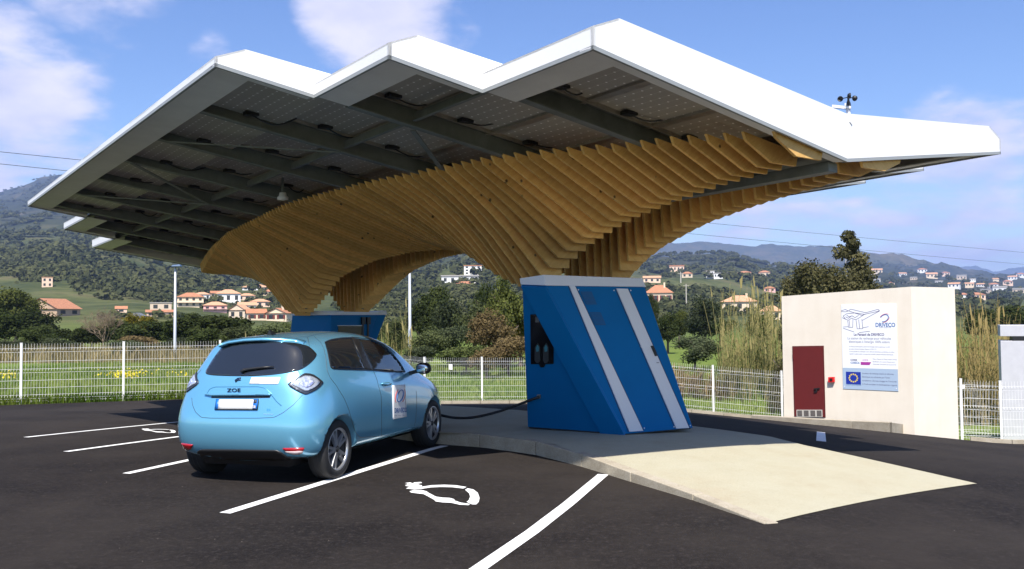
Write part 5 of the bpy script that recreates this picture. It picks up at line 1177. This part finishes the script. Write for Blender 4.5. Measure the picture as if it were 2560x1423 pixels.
for i, T in enumerate(sorted(MB_, key=lambda q: q[0])):
    T = (T[0], T[1], T[2] * 1.2, *T[3:])
    k_ = T[5] or T[4]; tree('tree' if T[4] != 'bush' else 'shrub', f'{adj[k_]}, {ordn[i]} from the left among those seen under the arch', *T[:5], leaf=T[5], group='trees seen under the timber arch')
for lab, T in (('evergreen bush filling the gap between the two oaks behind the cream building', ('tree', 2098, 655, 170, 45, 'olive', 'cone', .42)), ('large grey green bush behind the fence right of the near pillar', ('shrub', 1735, 818, 165, 46, 'bush', None)), ('dark tree in front of the orange roofed house', ('tree', 1668, 775, 95, 74, 'oak', None)), ('thin leafed tree right of the concrete utility pole', ('tree', 1762, 733, 125, 84, 'olive', 'bush')), ('small green tree left of the concrete utility pole', ('tree', 1698, 765, 70, 90, 'holm', None)), ('slim tree against the left wall of the orange roofed house', ('tree', 1630, 722, 40, 100, 'oak', None)),
    ('dark tree pressed against the left corner of the cream building', ('tree', 1958, 788, 90, 36, 'cone', None)), ('broad evergreen oak behind the cream building', ('tree', 2040, 636, 200, 44, 'olive', 'cone', .40)), ('pointed evergreen oak, tallest behind the cream building', ('tree', 2126, 582, 235, 46, 'cone', None, .34)), ('lower evergreen oak left of the pointed one behind the cream building', ('tree', 1992, 672, 120, 45, 'holm', 'cone', .4)),
    ('dark tree above the grey kiosk at the right edge', ('tree', 2520, 752, 150, 84, 'oak', None)), ('dark tree cut off by the right edge', ('tree', 2590, 745, 140, 78, 'oak', None)), ('dark tree behind the reeds right of the cream building', ('tree', 2452, 762, 110, 88, 'oak', None)), ('green tree between the reeds and the cream houses', ('tree', 1905, 772, 110, 80, 'holm', None)), ('round tree below the cream hip roofed house', ('tree', 1800, 775, 90, 95, 'oak', None)), ('low bush at the right end of the far fence', ('shrub', 1900, 870, 120, 44, 'bush', 'light'))):
    tree(T[0], lab, *T[1:6], leaf=T[6], low=T[7] if len(T) > 7 else .12)
# scrub that covers the slopes: uncountable
def scrub(name, n_, regions, nl=34, leafm='scrub'):
    Cs = []; Ns = []; Sz = []; At = []; w_ = np.array([r[4] for r in regions], float); w_ /= w_.sum()
    for _ in range(n_):
        x0, x1, y0, y1, _w = regions[rng.choice(len(regions), p=w_)]
        x = rng.uniform(x0, x1); y = rng.uniform(y0, y1); d = ray(x, y); ys = GY; X = d.x / d.y * ys; Z = CAMZ + d.z / d.y * ys; bl = Z < Tfar(X, ys)
        if not bl.any(): continue
        k = int(np.argmax(bl)); Yq = ys[k]
        if Yq < 110: continue
        if any(x0_ < x < x1_ and y0_ < y < y1_ and rng.random() < pr_ for x0_, x1_, y0_, y1_, pr_ in ((430, 745, 722, 815, .85), (1090, 1210, 680, 730, .8), (1600, 1950, 668, 725, .7), (1600, 1960, 735, 800, .6), (2140, 2560, 675, 760, .5), (90, 240, 715, 810, .7))): continue
        cX, cY_ = X[k], ys[k]
        if vnoise(cX, cY_, 60, 8) + .6 * vnoise(cX, cY_, 160, 9) < -.18: continue
        z = float(Tfar(cX, cY_)); s_ = np.clip(rng.uniform(9, 30) * Yq / FPX, .9, 9) * rng.uniform(.7, 1.25)
        u = unit(nl); u[:, 2] = np.abs(u[:, 2]); p = np.array([cX, cY_, z + s_ * .25]) + u * np.array([s_, s_, s_ * .85]) * .55 * rng.uniform(.55, 1, (nl, 1)); Cs.append(p); nn = u + unit(nl) * .5; Ns.append(nn / np.linalg.norm(nn, axis=1, keepdims=True)); Sz.append(np.full(nl, s_ * .34) * rng.uniform(.7, 1.3, nl)); At.append(np.clip(.7 * rng.random() + .3 * rng.random(nl), 0, 1))
    V, F = quads(np.concatenate(Cs), np.concatenate(Ns), np.concatenate(Sz), 1.1)
    o = link(name, npmesh(name, V, F, np.concatenate(At)), leafmat('scrub_leaves', (.034, .044, .020), (.12, .125, .055), .0, .25)); tag(o, 'dark green scrub and small oaks covering the hillsides', 'scrub', kind='stuff')
GY = np.geomspace(60, 3600, 260)
scrub('hillside_scrub', 11500, [(0, 520, 440, 800, 3.6), (380, 740, 690, 800, 1.5), (840, 900, 700, 800, .3), (940, 1330, 640, 830, 2.2), (1600, 1960, 640, 800, 2.6), (1960, 2560, 610, 800, 2.4)])
# grass, flowers and reeds
def blades(name, label, pts_, hmin, hmax, wd, c1, c2, lean=.35, cat='grass', up=1):
    n_ = len(pts_); a = rng.random(n_) * 6.283; h_ = rng.uniform(hmin, hmax, n_); l_ = rng.normal(size=(n_, 2)) * lean
    b0 = np.stack([pts_[:, 0] - np.cos(a) * wd, pts_[:, 1] - np.sin(a) * wd, pts_[:, 2] - .03], 1); b1 = np.stack([pts_[:, 0] + np.cos(a) * wd, pts_[:, 1] + np.sin(a) * wd, pts_[:, 2] - .03], 1)
    m0 = np.stack([pts_[:, 0] + l_[:, 0] * h_ * .3 - np.cos(a) * wd * .8, pts_[:, 1] + l_[:, 1] * h_ * .3 - np.sin(a) * wd * .8, pts_[:, 2] + h_ * .55], 1); m1 = m0 + np.stack([np.cos(a) * wd * 1.6, np.sin(a) * wd * 1.6, 0 * a], 1)
    t_ = np.stack([pts_[:, 0] + l_[:, 0] * h_, pts_[:, 1] + l_[:, 1] * h_, pts_[:, 2] + h_], 1); t1 = t_ + np.stack([np.cos(a) * wd * .3, np.sin(a) * wd * .3, 0 * a], 1)
    V = np.stack([b0, b1, m1, m0, t1, t_], 1).reshape(-1, 3); i0 = np.arange(n_) * 6; F = np.concatenate([np.stack([i0, i0 + 1, i0 + 2, i0 + 3], 1), np.stack([i0 + 3, i0 + 2, i0 + 4, i0 + 5], 1)])
    tone = np.clip(.5 + vnoise(pts_[:, 0], pts_[:, 1], 2.2, 4) * 1.3 + rng.normal(size=n_) * .15, 0, 1)
    o = link(name, npmesh(name, V, F, np.concatenate([tone, tone])), leafmat(name + '_blades', c1, c2, 0., .3)); return tag(o, label, cat, kind='stuff')
def field(n_, f, cond=None):
    P_ = f(n_); P_ = P_ if cond is None else P_[cond(P_)]; return np.concatenate([P_, G(P_[:, 0], P_[:, 1])[:, None]], 1)
behind = lambda P_: P_[:, 1] > kerbY(P_[:, 0]) + .15
def scat(x0, x1, y0, y1): return lambda n_: np.stack([rng.uniform(x0, x1, n_), rng.uniform(y0, y1, n_)], 1)
blades('field_grass', 'green grass and weeds in the field behind the left fence', field(30000, scat(-24, -4, 19, 50), behind), 0.08, .34, .012, (.07, .14, .014), (.21, .25, .06))
blades('verge_grass', 'green grass strip along the left fence foot', field(6000, lambda n_: (lambda X: np.stack([X, kerbY(X) + rng.uniform(.2, .9, n_)], 1))(rng.uniform(-18, -6, n_))), .08, .28, .012, (.05, .10, .012), (.14, .18, .03))
blades('field_grass', 'grass and weeds behind the fence right of the near pillar', field(14000, scat(-4, 13, 29, 48), behind), .08, .35, .012, (.055, .10, .015), (.26, .24, .09))
blades('dry_grass', 'tall dry straw coloured grass in front of the left trees', field(9000, scat(-34, -8, 52, 66)), .4, 1.1, .02, (.16, .13, .06), (.34, .27, .13))
fl_ = np.concatenate([np.array([hitG(rng.normal(315, 22), rng.normal(948, 5)) for _ in range(160)]), np.array([hitG(rng.uniform(230, 470), rng.normal(946, 6)) for _ in range(60)]), np.array([hitG(rng.uniform(0, 40), rng.normal(950, 6)) for _ in range(40)])])
fl_ = fl_ + np.array([0, 0, .22]); V, F = quads(fl_, unit(len(fl_)), np.full(len(fl_), .085)); tag(link('yellow_flowers', npmesh('yellow_flowers', V, F, np.ones(len(F))), leafmat('yellow_petals', (.7, .52, .02), (.75, .6, .04), 0, .3)), 'patch of yellow flowers in the field behind the left fence', 'flowers', kind='stuff')
def reeds(label, n_, x0, x1, Y0, Y1, h0, h1_, c1, c2, plume=.5):
    X = rng.uniform(x0, x1, n_); Yq = rng.uniform(Y0, Y1, n_); Xw = (X - 1280) / FPX * Yq; Z = G(Xw, Yq); h_ = (h0 + (h1_ - h0) * rng.random(n_) ** 1.6) * np.clip(1 + 1.1 * vnoise(X, 0 * X + x0, 34, 3), .45, 1.3); ln = rng.normal(size=(n_, 2)) * .10
    Vs = []; Fs = []; At = []; o = 0
    for i in range(n_):
        b_ = np.array([Xw[i], Yq[i], Z[i] - .05]); tp = b_ + np.array([ln[i, 0] * h_[i], ln[i, 1] * h_[i], h_[i]]); w_ = .014
        Vs += [b_ - [w_, 0, 0], b_ + [w_, 0, 0], tp + [w_ * .5, 0, 0], tp - [w_ * .5, 0, 0]]; Fs.append([o, o + 1, o + 2, o + 3]); At.append(.75 + .25 * rng.random()); o += 4
        tone = np.clip(.15 + .9 * vnoise(X[i], Yq[i] * 9, 30, 6) + rng.random() * .35, 0, 1)
        for k in range(13):
            f_ = rng.uniform(.1, .97); c = b_ + (tp - b_) * f_; a = rng.random() * 6.28; L_ = rng.uniform(.25, .55); d = np.array([math.cos(a) * L_, math.sin(a) * L_, L_ * rng.uniform(.1, .9)]); s_ = np.array([-math.sin(a), math.cos(a), 0]) * .018
            Vs += [c - s_, c + s_, c + d + s_ * .2 + [0, 0, -.05], c + d - s_ * .2 + [0, 0, -.05]]; Fs.append([o, o + 1, o + 2, o + 3]); At.append(tone); o += 4
        if rng.random() < plume * .12:
            s_ = np.array([.05, 0, 0]); e = tp + [ln[i, 0] * .5, 0, .55]
            Vs += [tp - [.02, 0, 0], tp + s_, e, tp - s_ + [0, 0, .35]]; Fs.append([o, o + 1, o + 2, o + 3]); At.append(1.); o += 4
    ob = link('reed_bed', npmesh('reed_bed', np.array(Vs), np.array(Fs), np.array(At)), leafmat('reed_' + label[:8], c1, c2, 0, .35)); tag(ob, label, 'reeds', kind='stuff')
reeds('tall green and straw reeds left of the cream building', 300, 1795, 1955, 38, 46, 1.6, 3.6, (.07, .11, .03), (.36, .30, .13), 1.0)
reeds('reed bed right of the cream building', 480, 2385, 2560, 34, 44, 1.6, 3.7, (.08, .10, .03), (.38, .28, .12), 1.0)
reeds('slender reeds beside the mast behind the car', 35, 955, 1030, 44, 52, 1.2, 3.0, (.08, .11, .03), (.36, .30, .13), 1.0)
reeds('dry reeds behind the car roof', 260, 560, 740, 54, 62, .7, 1.9, (.12, .12, .05), (.36, .28, .13), .6)
reeds('low dry reeds behind the dark bush near the far fence', 200, 1640, 1830, 38, 42, .3, .7, (.14, .11, .05), (.34, .24, .11), .2)
blades('verge_grass', 'patchy green and dry verge between kerb and far fence', field(3500, lambda n_: (lambda X: np.stack([X, kerbY(X) + rng.uniform(.1, .5, n_)], 1))(rng.uniform(-3.0, 8.6, n_))), .04, .16, .012, (.06, .10, .02), (.30, .22, .08))

# ------------------------------------------------------------------ houses
wallm = {}
def wm(c): return mat('house_wall_%d_%d_%d' % tuple(int(q * 100) for q in c), c, .9, var=.05, vscale=.4)
RT = mat('roof_tiles', (.40, .175, .09), .85, var=.25, vscale=2.5, bump=.5, bscale=6); RTP = mat('roof_tiles_pale', (.55, .30, .17), .85, var=.2, vscale=2.5, bump=.5, bscale=6); RFG = mat('roof_flat_grey', (.35, .33, .31), .8); SLATE = mat('roof_slate', (.10, .11, .13), .7); SHUT = mat('shutters', (.16, .03, .02), .6); PANE = mat('house_pane', (.03, .035, .04), .15)
def house(label, x, yb, wpx, hpx, roof, rpx, col, rm=None, cols=3, rows=1, yaw=0., dep=.75, shutters=False, arches=False, chim=False, group=None):
    p = hitG(x, yb); sc_ = p.y / FPX; W_, H_, Rr = wpx * sc_, hpx * sc_, rpx * sc_; D_ = W_ * dep; az0 = math.atan2(p.x, p.y); a = -az0 + yaw
    t = thing('house', label, 'house', p, group); t.rotation_euler = (0, 0, a); hw, hd = W_ / 2, D_ / 2
    def lp(name, mb, m_, par=t): return link(name, mb.mesh(name), m_, par)
    base = -max(2.0, H_ * .6)
    lp('wall', MB().box((-hw, 0, base), (hw, D_, H_)), wm(col)); e = W_ * .04 + .1
    rm = rm or RT
    if roof == 'gable': r_ = lp('roof', MB().add([(-hw - e, -e, H_ - .05), (hw + e, -e, H_ - .05), (hw + e, D_ + e, H_ - .05), (-hw - e, D_ + e, H_ - .05), (-hw - e, D_ / 2, H_ + Rr), (hw + e, D_ / 2, H_ + Rr)], [(0, 1, 5, 4), (2, 3, 4, 5), (0, 3, 2, 1)]), rm); [lp('gable_wall', MB().add([(q, 0, H_), (q, D_, H_), (q, D_ / 2, H_ + Rr * .97)], [(0, 1, 2)]), wm(col)) for q in (-hw, hw)]
    elif roof == 'side': r_ = lp('roof', MB().add([(-hw - e, -e, H_ - .05), (-hw - e, D_ + e, H_ - .05), (0, D_ + e, H_ + Rr), (0, -e, H_ + Rr), (hw + e, -e, H_ - .05), (hw + e, D_ + e, H_ - .05)], [(0, 3, 2, 1), (3, 4, 5, 2), (0, 1, 5, 4)]), rm); lp('gable_wall', MB().add([(-hw, -.02, H_), (hw, -.02, H_), (0, -.02, H_ + Rr * .95)], [(0, 1, 2)]), wm(col))
    elif roof == 'hip': k_ = min(hw, hd) * .95; r_ = lp('roof', MB().add([(-hw - e, -e, H_ - .05), (hw + e, -e, H_ - .05), (hw + e, D_ + e, H_ - .05), (-hw - e, D_ + e, H_ - .05), (-hw + k_, D_ / 2, H_ + Rr), (hw - k_, D_ / 2, H_ + Rr)], [(0, 1, 5, 4), (1, 2, 5), (2, 3, 4, 5), (3, 0, 4), (0, 3, 2, 1)]), rm)
    else: r_ = lp('roof', MB().box((-hw - e * .5, -e * .5, H_), (hw + e * .5, D_ + e * .5, H_ + max(.25, Rr))), rm)
    if chim: lp('chimney', MB().box((hw * .35, D_ * .3, H_), (hw * .35 + W_ * .06, D_ * .3 + W_ * .06, H_ + Rr * 1.3)), wm(col), r_)
    for r in range(rows):
        for c in range(cols):
            cx0 = -hw + W_ * (c + .5) / cols; ww = W_ / cols * .40; z0 = H_ * (r + .28) / rows; z1 = H_ * (r + .78) / rows
            if W_ / sc_ / cols < 4: continue
            wn = lp('window', MB().box((cx0 - ww / 2, -.06, z0), (cx0 + ww / 2, .05, z1)), PANE)
            if shutters:
                for sd_ in (-1, 1): lp('shutter', MB().box((cx0 + sd_ * ww * .75 - ww * .25, -.10, z0), (cx0 + sd_ * ww * .75 + ww * .25, -.03, z1)), SHUT, wn)
    if arches: lp('terrace', MB().box((-hw * 1.02, -W_ * .10, H_ * .42), (hw * 1.02, -.05, H_ * .50)), wm(col))
    return t
cream, whit, pink, peach, tan, brick = (.72, .58, .42), (.80, .79, .77), (.72, .42, .38), (.78, .56, .42), (.62, .50, .38), (.45, .32, .22)
house('lone square pink house on the left hillside above the field', 118, 718, 24, 24, 'flat', 1, peach, RTP, 2, 2)
house('orange roofed house with a bare gable among the left trees', 172, 790, 84, 18, 'gable', 26, brick, RT, 2, 1, yaw=.9, dep=1.1)
house('cream villa with arched terrace right of the left street lamp', 476, 768, 62, 26, 'hip', 11, cream, RT, 4, 2, arches=True)
house('white villa with a wide veranda and pyramid roof', 571, 756, 58, 22, 'hip', 11, whit, RTP, 3, 1)
house('pink villa below the white veranda villa', 538, 781, 56, 18, 'hip', 9, pink, RTP, 3, 1, arches=True)
house('grey beige house with a steep gable behind the dark oak', 592, 797, 44, 22, 'side', 14, tan, RTP, 2, 1, yaw=-.5)
house('yellow house with two orange gables left of the far pillar', 690, 803, 58, 20, 'side', 13, cream, RT, 2, 1, yaw=-.55, shutters=True, chim=True)
house('low orange roofed wing beside the yellow gabled house', 642, 801, 46, 18, 'gable', 11, cream, RT, 2, 1, shutters=True, yaw=.1)
house('long low white house high above the village', 640, 726, 66, 8, 'hip', 8, whit, RTP, 4, 1)
house('peach house at the right of the village roofs', 700, 752, 46, 14, 'hip', 8, peach, RT, 3, 1)
house('peach house in the middle of the village roofs', 650, 768, 48, 14, 'hip', 7, peach, RTP, 3, 1)
house('small orange roofed house behind the bare tree', 303, 782, 26, 10, 'gable', 7, peach, RT, 1, 1)
house('grey slate roofed house left of the street lamp', 343, 802, 52, 10, 'hip', 10, tan, SLATE, 2, 1)
house('low stone house with a long wall left of the villas', 402, 776, 50, 18, 'flat', 2, tan, RFG, 2, 1)
house('pale house row below the arched villa', 400, 792, 62, 12, 'gable', 6, peach, RT, 4, 1)
house('tall white three storey house on the hill under the arch', 1182, 687, 44, 22, 'flat', 2, whit, RT, 3, 3)
house('long white modern house on the hill under the arch', 1150, 709, 92, 18, 'flat', 3, whit, RFG, 5, 1)
house('small red roofed house below the long white house', 1162, 717, 40, 8, 'gable', 6, peach, RT, 2, 1)
house('pale pink house seen between the timber legs of the far pillar', 872, 758, 40, 20, 'flat', 2, pink, RTP, 2, 2)
house('orange roofed house with red shutters beside the near pillar', 1648, 762, 66, 30, 'hip', 20, cream, RT, 4, 1, shutters=True, chim=True)
house('large cream house with a pyramid roof behind the reeds', 1849, 778, 86, 24, 'hip', 16, cream, RTP, 3, 1, chim=True)
house('smaller cream house tucked left of the cream building', 1928, 800, 52, 22, 'hip', 14, cream, RTP, 2, 1)
house('salmon flat fronted house, topmost on the right hill', 1692, 678, 36, 12, 'flat', 3, peach, RT, 4, 1)
house('small red roofed house below the salmon one', 1718, 694, 26, 10, 'hip', 5, tan, RT, 2, 1)
house('white modern block house on the right hill', 1776, 695, 20, 16, 'flat', 2, whit, RFG, 2, 2)
house('long white modern villa wing on the right hill', 1802, 695, 34, 11, 'flat', 2, whit, RFG, 4, 1)
house('peach house right of the white modern villa', 1862, 691, 34, 9, 'hip', 5, peach, RT, 3, 1)
house('cream house at the right end of the hill row', 1911, 693, 28, 12, 'hip', 5, cream, RT, 2, 1)
house('pale pink stepped house above the orange roofed house', 1630, 707, 42, 12, 'gable', 6, peach, RTP, 3, 1)
house('small pink house left of the big evergreen oak', 1924, 730, 28, 9, 'hip', 5, pink, RT, 2, 1)
house('white house with a long balcony behind the arched villa', 505, 750, 40, 14, 'hip', 6, whit, RTP, 3, 1)
house('pale terraced house right of the white veranda villa', 617, 752, 40, 13, 'hip', 6, peach, RTP, 3, 1)
house('cream house directly under the long low white house', 676, 741, 36, 12, 'hip', 6, cream, RT, 3, 1)
house('white gabled house between the pink villa and the peach house', 618, 777, 42, 14, 'gable', 8, whit, RTP, 3, 1)
house('peach house just left of the timber at the far pillar', 724, 770, 40, 15, 'hip', 7, peach, RT, 2, 1)
house('small cream house above the pink villa', 540, 744, 30, 11, 'gable', 6, cream, RT, 2, 1)
far = [(2170, 704, 16), (2192, 684, 26), (2192, 704, 16), (2258, 690, 18), (2284, 700, 16), (2306, 681, 22), (2330, 694, 26), (2365, 688, 18), (2384, 719, 26), (2404, 698, 22), (2406, 747, 30), (2424, 716, 20), (2432, 703, 14), (2445, 749, 36), (2450, 717, 18), (2462, 732, 20), (2481, 719, 24), (2500, 731, 32), (2520, 711, 22), (2531, 699, 20), (2546, 733, 26), (2552, 692, 20), (2228, 712, 16), (2346, 709, 16), (2490, 702, 14)]
pal = [whit, cream, whit, peach, whit, tan]
for i, (x, y, w_) in enumerate(sorted(far)):
    house(f'{ordn[i]} from the left of the tiny pale houses on the far right slope', x, y, w_, w_ * .34, ('hip', 'gable', 'flat')[i % 3], w_ * .16, pal[i % 6], (RT, RTP, RFG)[i % 3], 3, 1, yaw=random.uniform(-.4, .4), group='tiny houses on the far right slope')
# ------------------------------------------------------------------ air
top_ = 640.
hz = MB().box((-12500, -70, -62.5), (12500, 11600, top_)).mesh('haze'); hm = bpy.data.materials.new('haze'); hm.use_nodes = True; hn = hm.node_tree.nodes; hn.clear()
ho = hn.new('ShaderNodeOutputMaterial'); pv = hn.new('ShaderNodeVolumePrincipled'); pv.inputs['Color'].default_value = (.40, .56, 1.0, 1); pv.inputs['Density'].default_value = 1.25e-4; pv.inputs['Anisotropy'].default_value = 0.0
hm.node_tree.links.new(pv.outputs[0], ho.inputs['Volume']); hm.cycles.homogeneous_volume = True if hasattr(hm.cycles, 'homogeneous_volume') else None
tag(link('haze', hz, hm), 'thin blue haze filling the air over the valley', 'haze', kind='stuff')

# ------------------------------------------------------------------ grit on the asphalt: uncountable
mb = MB(); r_ = random.Random(5)
for _ in range(160):
    X, Yq = r_.uniform(-9, 7), r_.uniform(3.6, 14); q = gp((X, Yq)); a = r_.uniform(.002, .006)
    if abs(X - 1.2) < 1.2 and 6.8 < Yq: continue
    ang = r_.uniform(0, 6.28); pts_ = [(q.x + a * math.cos(ang + k * 1.571) * r_.uniform(.7, 1.3), q.y + a * math.sin(ang + k * 1.571) * r_.uniform(.7, 1.3), q.z - .002) for k in range(4)]
    mb.hexa(pts_, [(q.x + (x - q.x) * .5, q.y + (y - q.y) * .5, q.z + a * .7) for x, y, z in pts_])
tag(link('grit', mb.mesh('grit'), mat('grit_stone', (.14, .12, .10), .9, var=.4, vscale=3)), 'loose pale grit scattered over the dark asphalt', 'grit', kind='stuff')
